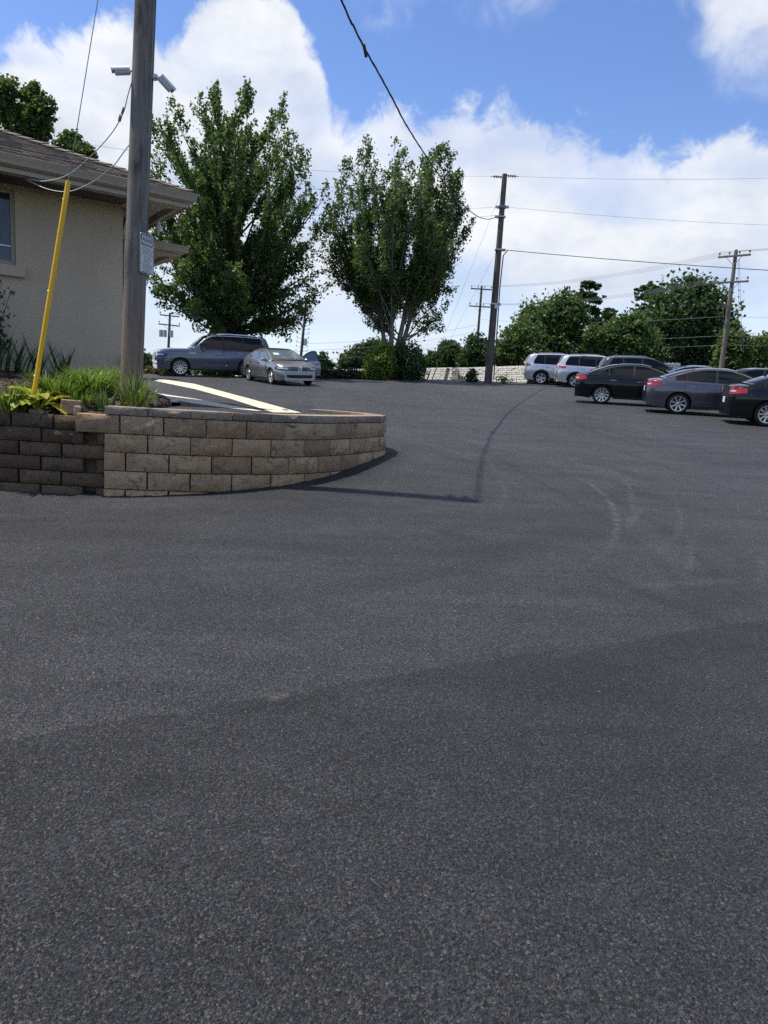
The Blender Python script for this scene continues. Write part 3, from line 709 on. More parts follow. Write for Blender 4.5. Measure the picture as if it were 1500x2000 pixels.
# ------------------------------------------------------------------ house
def house():
    t = thing('house', bp(-2, .1, 1.5), 'beige stucco house with brown shingled hip roof and deep eaves', 'house')
    L = t.location
    def q(a, b, z): return bp(a, b, z)-L
    RZ = Matrix.Rotation(math.atan2(E1.y, E1.x), 3, 'Z')
    SOF = 4.29; ov = .75; of = .80
    b = MB(); w0, w1 = -9.0, 0
    win_r, win_l, win_b, win_t = -1.52, -3.3, 3.19, 4.25     # opening in the front wall
    # front wall around the opening, then the sides
    def rect(a0, a1, z0, z1, y=0): b.add([q(a0, y, z0), q(a1, y, z0), q(a1, y, z1), q(a0, y, z1)], [(0, 1, 2, 3)])
    rect(w0, win_l, 1.0, SOF); rect(win_r, w1, 1.0, SOF); rect(win_l, win_r, 1.0, win_b); rect(win_l, win_r, win_t, SOF)
    b.add([q(0, 0, 1.0), q(0, 8, 1.0), q(0, 8, SOF), q(0, 0, SOF)], [(0, 1, 2, 3)]); b.add([q(w0, 8, 1), q(w0, 0, 1), q(w0, 0, SOF), q(w0, 8, SOF)], [(0, 1, 2, 3)]); b.add([q(0, 8, 1), q(w0, 8, 1), q(w0, 8, SOF), q(0, 8, SOF)], [(0, 1, 2, 3)])
    for s_ in ((win_l, win_b, win_l, win_t), (win_r, win_t, win_r, win_b), (win_r, win_b, win_l, win_b), (win_l, win_t, win_r, win_t)):
        b.add([q(s_[0], 0, s_[1]), q(s_[2], 0, s_[3]), q(s_[2], .12, s_[3]), q(s_[0], .12, s_[1])], [(0, 1, 2, 3)])
    b.build('wall', M['stucco'], t)
    # window
    wb = MB(); fr = .06
    for (a0, a1, z0, z1) in ((win_l, win_r, win_t-fr, win_t), (win_l, win_r, win_b, win_b+fr), (win_l, win_l+fr, win_b+fr, win_t-fr), (win_r-fr, win_r, win_b+fr, win_t-fr)):
        wb.box(q((a0+a1)/2, .06, (z0+z1)/2), (a1-a0-.002, .05, z1-z0-.002), RZ)
    w = wb.build('window', M['window_frame'], t)
    g = MB(); g.box(q((win_l+win_r)/2, .075, (win_b+win_t)/2), (win_r-win_l-.1, .012, win_t-win_b-.1), RZ); g.build('pane', M['window_glass'], w)
    g = MB(); g.box(q((win_l+win_r)/2, .055, win_b+.27), (win_r-win_l-.13, .03, .022), RZ); g.build('muntin', M['steel_white'], w)
    g = MB(); g.box(q((win_l+win_r)/2+.03, -.035, win_b-.085), (win_r-win_l+.16, .09, .15), RZ); g.build('sill', M['stucco'], w)
    # eaves: soffit, fascia, gutter
    b = MB(); b.add([q(w0, -of, SOF), q(ov-.02, -of, SOF), q(ov-.02, 8, SOF), q(w0, 8, SOF), q(w0, .0, SOF), q(0, .0, SOF), q(0, 8, SOF)], [(0, 4, 5, 1), (1, 5, 6, 2)])
    b.build('soffit', M['soffit'], t)
    b = MB(); b.add([q(w0, -of+.18, SOF-.004), q(-.05, -of+.18, SOF-.004), q(-.05, -.12, SOF-.004), q(w0, -.12, SOF-.004)], [(0, 3, 2, 1)])  # front: plain dark panel; the side strip is the vent
    b.add([q(ov-.24, -.45, SOF-.004), q(ov-.10, -.55, SOF-.004), q(ov-.10, 8, SOF-.004), q(ov-.24, 8, SOF-.004)], [(0, 3, 2, 1)]); b.build('soffit_vent', M['soffit_dark'], t)
    b = MB(); b.box(q((w0+ov)/2, -of-.012, SOF+.09), (ov-w0, .024, .19), RZ); b.build('fascia', M['trim'], t)
    b = MB(); b.box(q(ov+.012, (8-of)/2-.0, SOF+.09), (.024, 8+of+.048, .19), RZ); b.build('fascia', M['trim'], t)
    prof = [(0, 0), (-.03, 0), (-.085, .03), (-.10, .09), (-.125, .125), (-.13, .14), (-.118, .14), (-.09, .095), (-.07, .04), (0, .02)]
    b = MB(); b.grid([[q(w0, -of-.026+py, SOF+.055+pz) for py, pz in prof], [q(ov+.026-py, -of-.026+py, SOF+.055+pz) for py, pz in prof]]); 
    g1 = b.build('gutter', M['gutter'], t, 30)
    b = MB(); b.grid([[q(ov+.028-py, -of-.028+py, SOF+.055+pz) for py, pz in prof], [q(ov+.028-py, 8, SOF+.055+pz) for py, pz in prof]]); b.build('gutter', M['gutter'], t, 30)
    # hip roof, with overlapping courses of shingles
    pitch = .39; half = 4.6; oh = .06
    a1, b0 = ov+oh, -of-oh; z0 = SOF+.20
    b = MB(); b.add([q(w0, b0, z0-.02), q(a1, b0, z0-.02), q(a1-half, b0+half, z0-.02+half*pitch), q(w0, b0+half, z0-.02+half*pitch), q(a1, b0+2*half, z0-.02), q(w0, b0+2*half, z0-.02)], [(0, 1, 2, 3), (1, 4, 2), (3, 2, 4, 5)])
    roof = b.build('roof', M['shingle'], t)
    b = MB(); rr = random.Random(8); ex = .135; n = int(half/ex)
    for c in range(n):
        y0_, y1_ = c*ex, (c+1)*ex+.03; th = .020
        x = w0 - rr.uniform(0, .3)
        while x < a1-y0_:                                    # front slope
            w_ = rr.choice((.16, .2, .25, .3)); xe = min(x+w_, a1-y0_); xt = min(xe, a1-y1_) ; xs_ = min(x, a1-y1_)
            t_ = th + rr.uniform(0, .008)
            if xe-x > .02: b.add([q(x, b0+y0_, z0+y0_*pitch), q(xe, b0+y0_, z0+y0_*pitch), q(xe, b0+y0_, z0+y0_*pitch+t_), q(x, b0+y0_, z0+y0_*pitch+t_), q(xt, b0+y1_, z0+y1_*pitch+.004), q(xs_, b0+y1_, z0+y1_*pitch+.004)], [(0, 1, 2, 3), (3, 2, 4, 5), (1, 4, 2), (0, 3, 5)])
            x = xe+.004
        if c < 20:
            y = b0+y0_                                        # right slope
            while y < b0+2*half-y0_:
                w_ = rr.choice((.2, .3)); ye = min(y+w_, b0+2*half-y0_)
                b.add([q(a1-y0_, y, z0+y0_*pitch), q(a1-y0_, ye, z0+y0_*pitch), q(a1-y0_, ye, z0+y0_*pitch+th), q(a1-y0_, y, z0+y0_*pitch+th), q(a1-y1_, max(ye, b0+y1_), z0+y1_*pitch+.004), q(a1-y1_, max(y, b0+y1_), z0+y1_*pitch+.004)], [(0, 1, 2, 3), (3, 2, 4, 5)])
                y = ye+.004
    o = b.build('shingle_courses', M['shingle'], roof); o['kind'] = 'stuff'
    b = MB(); k = 0                                            # hip cap shingles
    while k < half-.2:
        p0_ = Vector((a1-k+.02, b0+k-.02)); p1_ = Vector((a1-k-.22, b0+k+.22)); zz = z0+k*pitch
        b.add([q(p0_.x-.12, p0_.y-.0, zz+.028), q(p0_.x, p0_.y, zz+.052), q(p0_.x, p0_.y+.12, zz+.028), q(p1_.x-.12, p1_.y, zz+.018+.22*pitch), q(p1_.x, p1_.y, zz+.036+.22*pitch), q(p1_.x, p1_.y+.12, zz+.018+.22*pitch)], [(0, 1, 4, 3), (1, 2, 5, 4), (0, 2, 1)]); k += .16
    b.build('hip_cap', M['shingle'], roof)
    # lower porch eave round the corner
    pz = 3.83; pa = 1.17; pb = .85
    b = MB(); b.add([q(0, pb, pz), q(pa, pb, pz), q(pa, 7, pz), q(0, 7, pz)], [(0, 3, 2, 1)]); b.build('porch_soffit', M['soffit'], t)
    b = MB(); b.add([q(pa-.22, pb+.3, pz-.004), q(pa-.10, pb+.2, pz-.004), q(pa-.10, 7, pz-.004), q(pa-.22, 7, pz-.004)], [(0, 3, 2, 1)]); b.build('soffit_vent', M['soffit_dark'], t)
    b = MB(); b.box(q(pa/2+.02, pb-.012, pz+.08), (pa-.04, .024, .17), RZ); b.box(q(pa+.012, (pb+7)/2, pz+.08), (.024, 7-pb+.05, .17), RZ); b.build('porch_fascia', M['trim'], t)
    b = MB(); b.grid([[q(0.01, pb-.026+py, pz+.03+pz_) for py, pz_ in prof], [q(pa+.026-py, pb-.026+py, pz+.03+pz_) for py, pz_ in prof], [q(pa+.026-py, 7, pz+.03+pz_) for py, pz_ in prof]]); b.build('porch_gutter', M['gutter'], t, 30)
    b = MB(); b.add([q(0, pb-.04, pz+.17), q(pa+.04, pb-.04, pz+.17), q(0, pb+1.1, pz+.17+.36), q(pa+.04, 7, pz+.17), q(0, 7, pz+.17+.36)], [(0, 1, 2), (1, 3, 4, 2)]); b.build('porch_roof', M['shingle'], t)
    b = MB(); b.box(q(.12, .18, 2.6), (.16, .16, 2.5), RZ); b.box(q(.12, .18, 3.86), (.21, .21, .05), RZ); b.build('corner_post', M['trim'], t)
    b = MB(); b.box(q(.12, .1, 4.08), (.14, .12, .42), RZ @ Matrix.Rotation(.25, 3, 'Y')); b.build('bracket', M['trim'], t)
    b = MB(); b.tube([q(.02, -.09, 2.02), q(.02, -.1, 1.85), q(.06, -.2, 1.62), q(.06, -.22, 1.5)], [.05, .06, .09, .10], 8); b.build('drain_boot', M['black_plastic'], t, 40)
    # small lamp under the side eave
    b = MB(); b.lathe([(0, 0), (.03, 0), (.03, .05), (.055, .09), (.05, .16), (0, .18)], 10, Matrix.Translation(q(.62, .25, SOF-.05)) @ Matrix.Rotation(-1.2, 4, 'X')); b.build('flood_lamp', M['steel_white'], t, 40)
house()

# ------------------------------------------------------------------ poles, wires
def sag(a, b, dz, n=24):
    a, b = Vector(a), Vector(b); return [a.lerp(b, i/n) - Vector((0, 0, dz*4*(i/n)*(1-i/n))) for i in range(n+1)]
def wire(name, pts, r, label, m='wire_black', group=None, cat='wire', n=5):
    b = MB(); o = Vector(pts[0]); b.tube([Vector(p)-o for p in pts], r, n)
    ob = b.build(name, M[m], smooth=180); ob.location = o; return tag(ob, label, cat, group)
P1B = Vector((-3.07, 8.5, 1.15))
def P1(z): return Vector((P1B.x + .035*(z-1.5), P1B.y, z))
def big_pole():
    t = thing('utility_pole', P1(1.15), 'tall weathered wooden utility pole rising from the flower bed beside the house', 'utility pole')
    b = MB(); zs = [1.15 + i*.32 for i in range(27)]; zs[-1] = 9.5; rr = random.Random(2); n = 18; rows = []
    for z in zs:
        k = (z-1.15)/8.35; r_ = lerp(.128, .098, k)
        rows.append([P1(z)-P1(1.15) + Vector((math.cos(a), math.sin(a), 0))*r_*(1+.018*mnoise.noise(Vector((math.cos(a)*2.5, math.sin(a)*2.5, z*.35)))) for a in [2*math.pi*i/n for i in range(n+1)]])
    b.grid(rows); b.add(rows[-1][:-1], [tuple(range(n))]); b.build('shaft', M['wood_pole'], t, 60)
    b = MB()
    for z in (8.9, 9.25): b.box(P1(z)-P1(1.15)+Vector((.05, .12, 0)), (.05, .16, .05))
    b.build('cable_clamp', M['galvanized'], t)
    b = MB(); b.tube([P1(1.25)-P1(1.15)+Vector((.118, -.05, 0)), P1(6)-P1(1.15)+Vector((.105, -.04, 0)), P1(9.2)-P1(1.15)+Vector((.095, -.04, 0))], .006, 5); b.build('ground_wire', M['wire_grey'], t)
big_pole()
def sign():
    beta = R(77); d = Vector((math.cos(beta), math.sin(beta), 0)); n = Vector((d.y, -d.x, 0))
    c = P1(at(285, 497, 8.5).z) + n*.130 + d*.01
    t = thing('parking_sign', c, 'black and white private parking sign fixed to the wooden pole', 'sign')
    Mx = Matrix((d, -n, Vector((0, 0, 1)))).transposed()             # columns: right, back, up
    w, h = .285, .430
    def plate(x0, x1, z0, z1, y0, y1, r, name, m, parent):
        b = MB(); out = []
        for (cx, cz, a0) in ((x1-r, z1-r, 0), (x0+r, z1-r, 90), (x0+r, z0+r, 180), (x1-r, z0+r, 270)):
            for k in range(5): a = R(a0+k*22.5); out.append((cx+r*math.cos(a), cz+r*math.sin(a)))
        N = len(out); V = [Mx @ Vector((x, y0, z)) for x, z in out] + [Mx @ Vector((x, y1, z)) for x, z in out]
        b.add(V, [tuple(range(N))[::-1], tuple(range(N, 2*N))] + [(i, (i+1) % N, N+(i+1) % N, N+i) for i in range(N)])
        return b.build(name, M[m], parent)
    plate(-w/2, w/2, -h/2, h/2, -.004, .0, .03, 'panel', 'sign_white', t)
    plate(-w/2+.008, w/2-.008, h/2-.128, h/2-.008, -.0062, -.0042, .022, 'header', 'sign_black', t)
    # thin black border
    b = MB()
    for x0, x1, z0, z1 in ((-w/2+.008, -w/2+.013, -h/2+.03, h/2-.13), (w/2-.013, w/2-.008, -h/2+.03, h/2-.13), (-w/2+.03, w/2-.03, -h/2+.008, -h/2+.013)):
        b.box(Mx @ Vector(((x0+x1)/2, -.0052, (z0+z1)/2)), (x1-x0, .002, z1-z0), Mx)
    b.build('border', M['sign_black'], t)
    for txt, z in (('PRIVATE', h/2-.064), ('PARKING', h/2-.118)):
        cu = bpy.data.curves.new('t', 'FONT'); cu.body = txt; cu.align_x = 'CENTER'; cu.size = .062; cu.offset = .0022; cu.extrude = .0006
        o = bpy.data.objects.new('t', cu); me = bpy.data.meshes.new_from_object(o)
        me.transform(Matrix.Scale(.98, 4, Vector((1, 0, 0)))); me.transform(Matrix.Rotation(math.pi/2, 4, 'X')); me.transform(Matrix.Translation((0, -.0072, z))); me.transform(Mx.to_4x4())
        me.materials.clear(); me.materials.append(M['sign_white']); link('lettering', me, t); bpy.data.objects.remove(o)
    # rows of small print, too small to read: worn dark lines
    b = MB(); rr = random.Random(4); z = h/2-.148
    rows_ = [(.017, .9)]*4 + [(.006, 1)] + [(.012, .7)]*4 + [(.006, 1)] + [(.014, .85)]*5
    for hh, fw in rows_:
        if hh < .01: b.box(Mx @ Vector((0, -.0052, z)), (w-.05, .002, .003), Mx); z -= .014; continue
        x = -w/2*fw+.03
        while x < w/2*fw-.05:
            l = rr.uniform(.02, .055); b.box(Mx @ Vector((x+l/2, -.0052, z)), (l, .002, hh*.62), Mx); x += l+.012
        z -= hh+.006
    b.build('small_print', M['sign_grey'], t)
    b = MB()
    for z in (-h/2+.03, h/2-.03): b.lathe([(.0, -.009), (.009, -.008), (.011, -.003)], 8, Matrix.Translation(Mx @ Vector((0, 0, z))) @ Mx.to_4x4())
    b.build('bolt', M['galvanized'], t)
sign()
def bullet_camera(c_px, mount_px, aim, label, Y=8.5):
    mnt = at(*mount_px, Y); c = at(*c_px, Y-.05); t = thing('security_camera', mnt, label, 'security camera', 'cameras on the wooden pole')
    a = Vector(aim).normalized(); s_ = a.cross(Vector((0, 0, 1))).normalized(); u = s_.cross(a)
    Mx = Matrix((s_, a, u)).transposed().to_4x4(); o = c-mnt
    b = MB(); b.lathe([(0, -.085), (.036, -.085), (.04, -.075), (.042, .07), (.034, .075), (.034, .07), (0, .068)], 16, Matrix.Translation(o) @ Mx); b.build('housing', M['steel_white'], t, 35)
    rows = [[o + Mx.to_3x3() @ Vector((.048*math.cos(q), y, .048*math.sin(q)+.002)) for q in [R(-5+i*19) for i in range(11)]] for y in (-.085, .105)]
    b = MB(); b.grid(rows); b.grid([[p*1 + (o-p)*.06 for p in r_] for r_ in rows], flip=True); b.build('sun_shield', M['steel_white'], t, 60)
    b = MB(); b.lathe([(0, .071), (.033, .071), (.033, .066)], 14, Matrix.Translation(o) @ Mx); b.build('lens', M['lens_black'], t, 40)
    b = MB(); back = o - a*.08; el = back*.55 + Vector((0, 0, .0)); b.tube([Vector((0, 0, 0)), el*.9], .017, 8); b.tube([el*.85, back*.8+Vector((0, 0, -.01)), back], .011, 8); b.build('arm', M['steel_white'], t, 60)
    b = MB(); ax = (el).normalized(); b.tube([ax*-.03, ax*.012], .036, 10); b.build('mounting_base', M['steel_white'], t, 40)
bullet_camera((238, 139), (263, 136), (-.9, -.35, -.22), 'white bullet camera pointing left from the wooden pole')
bullet_camera((324, 164), (303, 151), (.62, .45, -.55), 'white bullet camera tilted down on right side of the wooden pole')

GT = P1(9.2); GA = at(65, 778, 8.0)
wire('guy_wire', [GA, GT], .005, 'thin steel guy wire running up from the yellow guard to the wooden pole', 'wire_grey')
def guard():
    t = thing('guy_guard', GA, 'long yellow plastic guard sleeve leaning over the flower bed', 'guy guard')
    d = (GT-GA).normalized(); L = (at(130, 350, 8.08)-GA).length; s_ = d.cross(Vector((0, -1, 0))).normalized(); f = s_.cross(d)
    b = MB(); b.tube([d*(L*k/10) for k in range(11)], .0265, 14); b.tube([d*(L*k/10)+f*.025 for k in range(11)], .008, 6); b.build('sleeve', M['yellow_plastic'], t, 50)
    b = MB()
    for k in (.25, L*.5, L-.2): b.tube([d*k + s_*.03, d*k - s_*.03], .007, 6)
    b.build('clip', M['galvanized'], t)
guard()
# heavy service cable from the near pole to the middle pole
B2 = gp(953, 748); T2 = at(986, 340, B2.y); 
def P2(py): return at(interp([(340, 986), (748, 953)], py), py, B2.y)
A0 = P1(9.42) + Vector((.1, .1, 0)); cab = [A0]
for px, py, Y in ((667, 0, 14.2), (690, 50, 14.89), (710, 90, 15.54), (760, 180, 17.48), (800, 255, 19.46), (860, 345, 23.44), (900, 395, 27.12), (932, 422, 31.6), (955, 428, 36.2)): cab.append(at(px, py, Y))
cab.append(P2(424) + Vector((-.25, 0, 0)))
def service_cable():
    pts = [Vector(p) for p in spl([tuple(c) for c in cab], 14)]
    t = thing('service_cable', cab[0], 'thick twisted black cable swooping from top edge down to the middle pole', 'cable')
    b = MB()
    for k in range(3):
        acc = 0; tw = []
        for i, p in enumerate(pts):
            if i: acc += (p-pts[i-1]).length
            a = acc*4.2 + k*2.1; tw.append(p + Vector((math.cos(a), 0, math.sin(a)))*.012 - cab[0])
        b.tube(tw, .0115 if k else .008, 5)
    b.build('strand', M['wire_black'], t, 180)
    b = MB(); p = at(712, 96, 15.6); b.tube([p-cab[0]+Vector((-.02, -.1, .06)), p-cab[0]+Vector((.03, .15, -.07))], .035, 6); b.build('splice', M['wire_black'], t)
service_cable()
hs = [at(40, 347, 10.55)]
def low_wire(pts, label, r=.006, m='wire_white'):
    return wire('camera_cable', [Vector(p) for p in spl([tuple(at(*q)) for q in pts], 8)], r, label, m, 'pale cables between pole and eave')
low_wire([(262, 146, 8.45), (250, 185, 8.5), (240, 222, 8.6), (215, 264, 8.9), (170, 312, 9.4), (130, 343, 9.8), (85, 354, 10.1), (55, 349, 10.35), (40, 343, 10.45)], 'upper pale cable looping from the left camera to the eave')
low_wire([(256, 278, 8.5), (238, 302, 8.6), (220, 325, 8.8), (180, 356, 9.2), (135, 374, 9.6), (95, 370, 9.95), (62, 356, 10.25), (45, 346, 10.4)], 'lower pale cable drooping from the wooden pole to the eave')
b = MB(); p = at(242, 210, 8.55); b.tube([Vector((0, 0, 0)), at(238, 222, 8.6)-p], .014, 6); b.tube([at(236, 225, 8.6)-p, at(233, 236, 8.65)-p], .018, 6); o = b.build('cable_connector', M['wire_grey'], smooth=60); o.location = p; tag(o, 'small grey connector hanging on the upper pale camera cable', 'connector')

def insulator(b, p, s=1, up_=Vector((0, 0, 1))):
    q = up_.to_track_quat('Y', 'Z').to_matrix().to_4x4()
    b.lathe([(.01*s, 0), (.012*s, .08*s), (.05*s, .085*s), (.055*s, .12*s), (.03*s, .13*s), (.045*s, .17*s), (.02*s, .2*s), (0, .2*s)], 7, Matrix.Translation(p) @ q)
def simple_pole(name, base, top, r0, r1, m, label, arms=(), extra=None, group=None):
    base, top = Vector(base), Vector(top); t = thing(name, base, label, 'utility pole', group)
    b = MB(); n = 8; b.tube([(top-base)*(i/n) for i in range(n+1)], [lerp(r0, r1, i/n) for i in range(n+1)], 12); b.build('shaft', M[m], t, 50)
    ends = []
    for k, half, ang, cnt in arms:
        c = (top-base)*k; a = Vector((math.cos(ang), math.sin(ang), -.03)); f = Vector((-math.sin(ang), math.cos(ang), 0))
        Mx = Matrix((a, f, a.cross(f))).transposed()
        b = MB(); b.box(c + f*-(r1+.06), (half*2, .10, .13), Mx); arm = b.build('crossarm', M['wood_pole_far'], t)
        b = MB()
        for s in (-1, 1): b.tube([c + a*s*half*.5 - f*(r1+.06) - Vector((0, 0, .05)), c - Vector((0, 0, .65)) - f*r1], .018, 4)
        b.build('brace', M['galvanized'], arm)
        b = MB(); row = []
        for i in range(cnt):
            s = lerp(-.94, .94, i/(cnt-1)); p = c + a*s*half - f*(r1+.06) + Vector((0, 0, .065)); insulator(b, p, 1.5); row.append(base + p + Vector((0, 0, .28)))
        b.build('insulators', M['porcelain'], arm); ends.append(row)
    return t, ends
# middle pole
t2, _ = simple_pole('utility_pole', B2 - Vector((0, 0, .3)), T2, .215, .13, 'wood_pole_far', 'tall dark plain utility pole standing at the lot edge by the white wall')
def pole2_parts():
    L = t2.location; b = MB()
    for py, s, n in ((346, -1, 4), (343, 1, 4)):
        p = P2(py); 
        for i in range(n): q = p + Vector((s*(.2+.11*i), 0, 0)) - L; b.lathe([(.02, -.05), (.075, -.02), (.075, .01), (.02, .04)], 8, Matrix.Translation(q) @ Matrix.Rotation(math.pi/2, 4, 'Z'))
        b.tube([p-L, p+Vector((s*.75, 0, 0))-L], .02, 5)
    b.build('strain_insulator', M['porcelain'], t2)
    b = MB()
    for py, s in ((405, -1), (404, 1), (424, -1), (488, 1), (594, 1)): p = P2(py)-L; b.box(p+Vector((s*.22, -.02, 0)), (.26, .10, .12)); b.box(p, (.40, .40, .07))
    b.build('bracket', M['galvanized'], t2)
    b = MB(); b.tube([P2(488)-L+Vector((.45, -.1, -.05)), P2(500)-L+Vector((.24, -.2, 0)), P2(560)-L+Vector((.2, -.2, 0)), P2(740)-L+Vector((.27, -.2, 0))], .03, 6); b.build('conduit', M['wire_black'], t2)
    b = MB(); b.box(P2(600)-L+Vector((.1, -.24, 0)), (.22, .14, .2)); b.build('meter_box', M['steel_white'], t2)
pole2_parts()
# pole behind the white wall
t3, e3 = simple_pole('utility_pole', at(925, 760, 85), at(941, 558, 85), .19, .12, 'wood_pole_far', 'distant pole with two crossarms just left of the tall dark pole', ((.965, 1.2, R(-12), 4), (.80, 1.25, R(-12), 4)), group=None)
t4, e4 = simple_pole('utility_pole', at(1403, 765, 55), at(1438, 488, 55), .20, .125, 'wood_pole_pale', 'leaning pale pole with two crossarms behind the parked cars at right', ((.955, 1.2, R(-52), 4), (.775, 1.3, R(-52), 4)))
def pole4_parts():
    L = t4.location; ax = Vector(at(1438, 488, 55))-L; b = MB()
    for k, s in ((.60, 1), (.58, .55)): p = ax*k + Vector((-.75*s, -.1, .1)); insulator(b, p, 2.2); b.tube([p+Vector((0, 0, .1)), p+Vector((-.1, 0, -.35)), p+Vector((.1, 0, -.85)), ax*(k-.13)+Vector((-.1, -.1, 0))], .018, 4)
    b.box(ax*.6+Vector((-.4, -.08, .1)), (.8, .06, .06)); b.build('cutout_switch', M['porcelain'], t4)
    b = MB()
    for x in (.45, .62): b.tube([ax*.94+Vector((x*.5, 0, 0)), ax*.55+Vector((x+.35, 0, 0)), ax*.3+Vector((x+.9, 0, 0))], .012, 4)
    b.build('jumper_wire', M['wire_grey'], t4)
pole4_parts()
t5, e5 = simple_pole('utility_pole', at(583, 745, 80), at(598, 590, 80), .18, .12, 'wood_pole_far', 'distant bare pole with many short pegs right of the broad tree')
b = MB(); ax = at(598, 590, 80)-t5.location
for i in range(11):
    for s in (-1, 1): p = ax*(.93-.055*i); b.tube([p, p+Vector((s*.62, .1, .05))], .022, 4); insulator(b, p+Vector((s*.62, .1, .03)), 1.1)
b.build('peg_insulators', M['porcelain'], t5)
b = MB(); b.tube([ax*.50+Vector((.32, 0, -.35)), ax*.50+Vector((.32, 0, .35))], .2, 8); b.build('transformer', M['galvanized'], t5)
t6, e6 = simple_pole('utility_pole', at(327, 730, 85), at(332, 611, 85), .17, .12, 'wood_pole_far', 'distant pole with transformers seen above the grey suv hood', ((.95, 1.1, R(10), 3), (.80, 1.2, R(10), 3)))
b = MB(); ax = at(332, 611, 85)-t6.location
for s in (-1.1, -.55, .35): b = MB(); p = ax*.66+Vector((s*.85, -.1, 0)); b.tube([p+Vector((0, 0, -.4)), p+Vector((0, 0, .38))], .22, 8); b.build('transformer', M['galvanized'], t6)
# wires
GW = 'thin wires strung between the poles'
wire('power_line', sag(P2(346)+Vector((-.8, 0, 0)), at(-140, 228, 30), .6), .006, 'topmost wire running left from the tall dark pole behind both trees', 'wire_grey')
wire('power_line', sag(P2(343)+Vector((.8, 0, 0)), at(1900, 326, 42), .35), .007, 'topmost wire running right from the tall dark pole across the sky', 'wire_grey')
wire('power_line', sag(P2(404)+Vector((.3, 0, 0)), at(1800, 446, 40), .25), .007, 'second wire running right from the tall dark pole', 'wire_grey')
wire('power_line', sag(P2(405)+Vector((-.3, 0, 0)), at(-250, 400, 36), .5), .006, 'second wire running left from the tall dark pole', 'wire_grey')
wire('power_line', sag(P2(421)+Vector((-.2, 0, 0)), at(-200, 440, 37), .5), .007, 'third wire running left from the tall dark pole through the trees', 'wire_grey')
wire('service_line', sag(P2(488)+Vector((.2, -.1, 0)), at(1750, 541, 34), .12), .018, 'heavy black line running right from halfway up the tall dark pole')
wire('guy_wire', [P2(372)+Vector((-.1, 0, 0)), at(862, 672, 46)], .006, 'steel guy wire slanting down left from the top of the tall dark pole', 'wire_grey')
wire('guy_wire', [P2(490)+Vector((-.1, 0, 0)), at(880, 662, 47)], .005, 'steel guy wire slanting down left from the middle of the tall dark pole', 'wire_grey')
for k in range(4):
    wire('power_line', sag(e3[0][k], e4[0][k], .7), .008, ('leftmost', 'second', 'third', 'rightmost')[k]+' wire of the upper span between distant pole and leaning pole', 'wire_grey', 'upper span to the leaning pole')
    wire('power_line', sag(e3[1][k], e4[1][k], .7), .008, ('leftmost', 'second', 'third', 'rightmost')[k]+' wire of the lower span between distant pole and leaning pole', 'wire_grey', 'lower span to the leaning pole')
for k in range(3):
    wire('power_line', sag(e4[0][k], at(1900, 425+14*k, 60), .3), .010, ('highest', 'middle', 'lowest')[k]+' wire leaving the leaning pole crossarm toward the right edge', 'wire_grey', 'right span from the leaning pole')
for py, p2, lab in ((634, 671, 'upper of three lines behind the slender tree'), (647, 684, 'middle of three lines behind the slender tree'), (664, 702, 'lowest of three lines behind the slender tree')):
    wire('power_line', sag(at(interp([(558, 941), (715, 930)], py), py, 85), at(588, p2, 80), .5), .013, lab, 'wire_grey')
for py, q, lab in ((624, 618, 'highest pale wire crossing in front of the far right trees'), (655, 656, 'middle pale wire crossing in front of the far right trees'), (671, 674, 'lowest pale wire crossing in front of the far right trees')):
    wire('power_line', sag(at(936, py, 84), at(1411 if py < 640 else 1407, q, 55), .4), .010, lab, 'wire_grey'); wire('power_line', sag(at(1411, q, 55), at(1800, q-8, 58), .2), .009, lab+', right of the leaning pole', 'wire_grey')

# ------------------------------------------------------------------ far white block wall
def far_wall():
    K = [(590, 722.5, 62), (700, 721, 59), (820, 719, 54), (888, 718, 50.5), (893, 718, 51.4), (912, 718, 50.6), (918, 718, 49.4), (1040, 714, 42.2), (1130, 714, 41.8), (1290, 709, 42.5), (1330, 709, 43)]
    P_ = [at(*k) for k in K]; D_ = [0]
    for a_, c_ in zip(P_, P_[1:]): D_.append(D_[-1] + math.hypot(c_.x-a_.x, c_.y-a_.y))
    def W_(s): return Vector([np.interp(s, D_, [p[i] for p in P_]) for i in range(3)])
    t = thing('white_block_wall', W_(D_[-1]/2)-Vector((0, 0, 1.4)), 'low cream stone block wall along the far edge of the lot', 'wall'); L = t.location
    b = MB(); rr = random.Random(9); z = 0
    while z < 1.45:
        h = rr.choice((.11, .15, .17)); s = -rr.uniform(0, .3)
        while s < D_[-1]-.2:
            w = rr.uniform(.16, .36)
            if s > 0:
                p = W_(s+w/2); q = W_(s+w/2+.05)-W_(s+w/2-.05); a = math.atan2(q.y, q.x)
                b.box(p-Vector((0, 0, z+h/2))-L+Vector((math.sin(a)*z*-.10, math.cos(a)*-z*.10, 0))*-.0 + Vector((-math.sin(a), math.cos(a), 0))*(rr.uniform(-.02, .02)-.10*z), (w-.026, .26, h-.024), Matrix.Rotation(a+rr.uniform(-.03, .03), 3, 'Z') @ Matrix.Rotation(-.12, 3, 'X'))
            s += w
        z += h
    o = b.build('blocks', M['block_white'], t); o['kind'] = 'stuff'
    b = MB(); X = [D_[-1]*i/80 for i in range(81)]
    def nrm(s): q = W_(min(s+.05, D_[-1]))-W_(max(0, s-.05)); a = math.atan2(q.y, q.x); return Vector((-math.sin(a), math.cos(a), 0))
    b.grid([[W_(s)+nrm(s)*-.10-Vector((0, 0, 1.5))-L for s in X], [W_(s)+nrm(s)*.02-Vector((0, 0, .05))-L for s in X], [W_(s)+nrm(s)*.6-Vector((0, 0, .05))-L for s in X], [W_(s)+nrm(s)*.8-Vector((0, 0, 1.5))-L for s in X]])
    b.build('core', M['block_tan'], t)
far_wall()
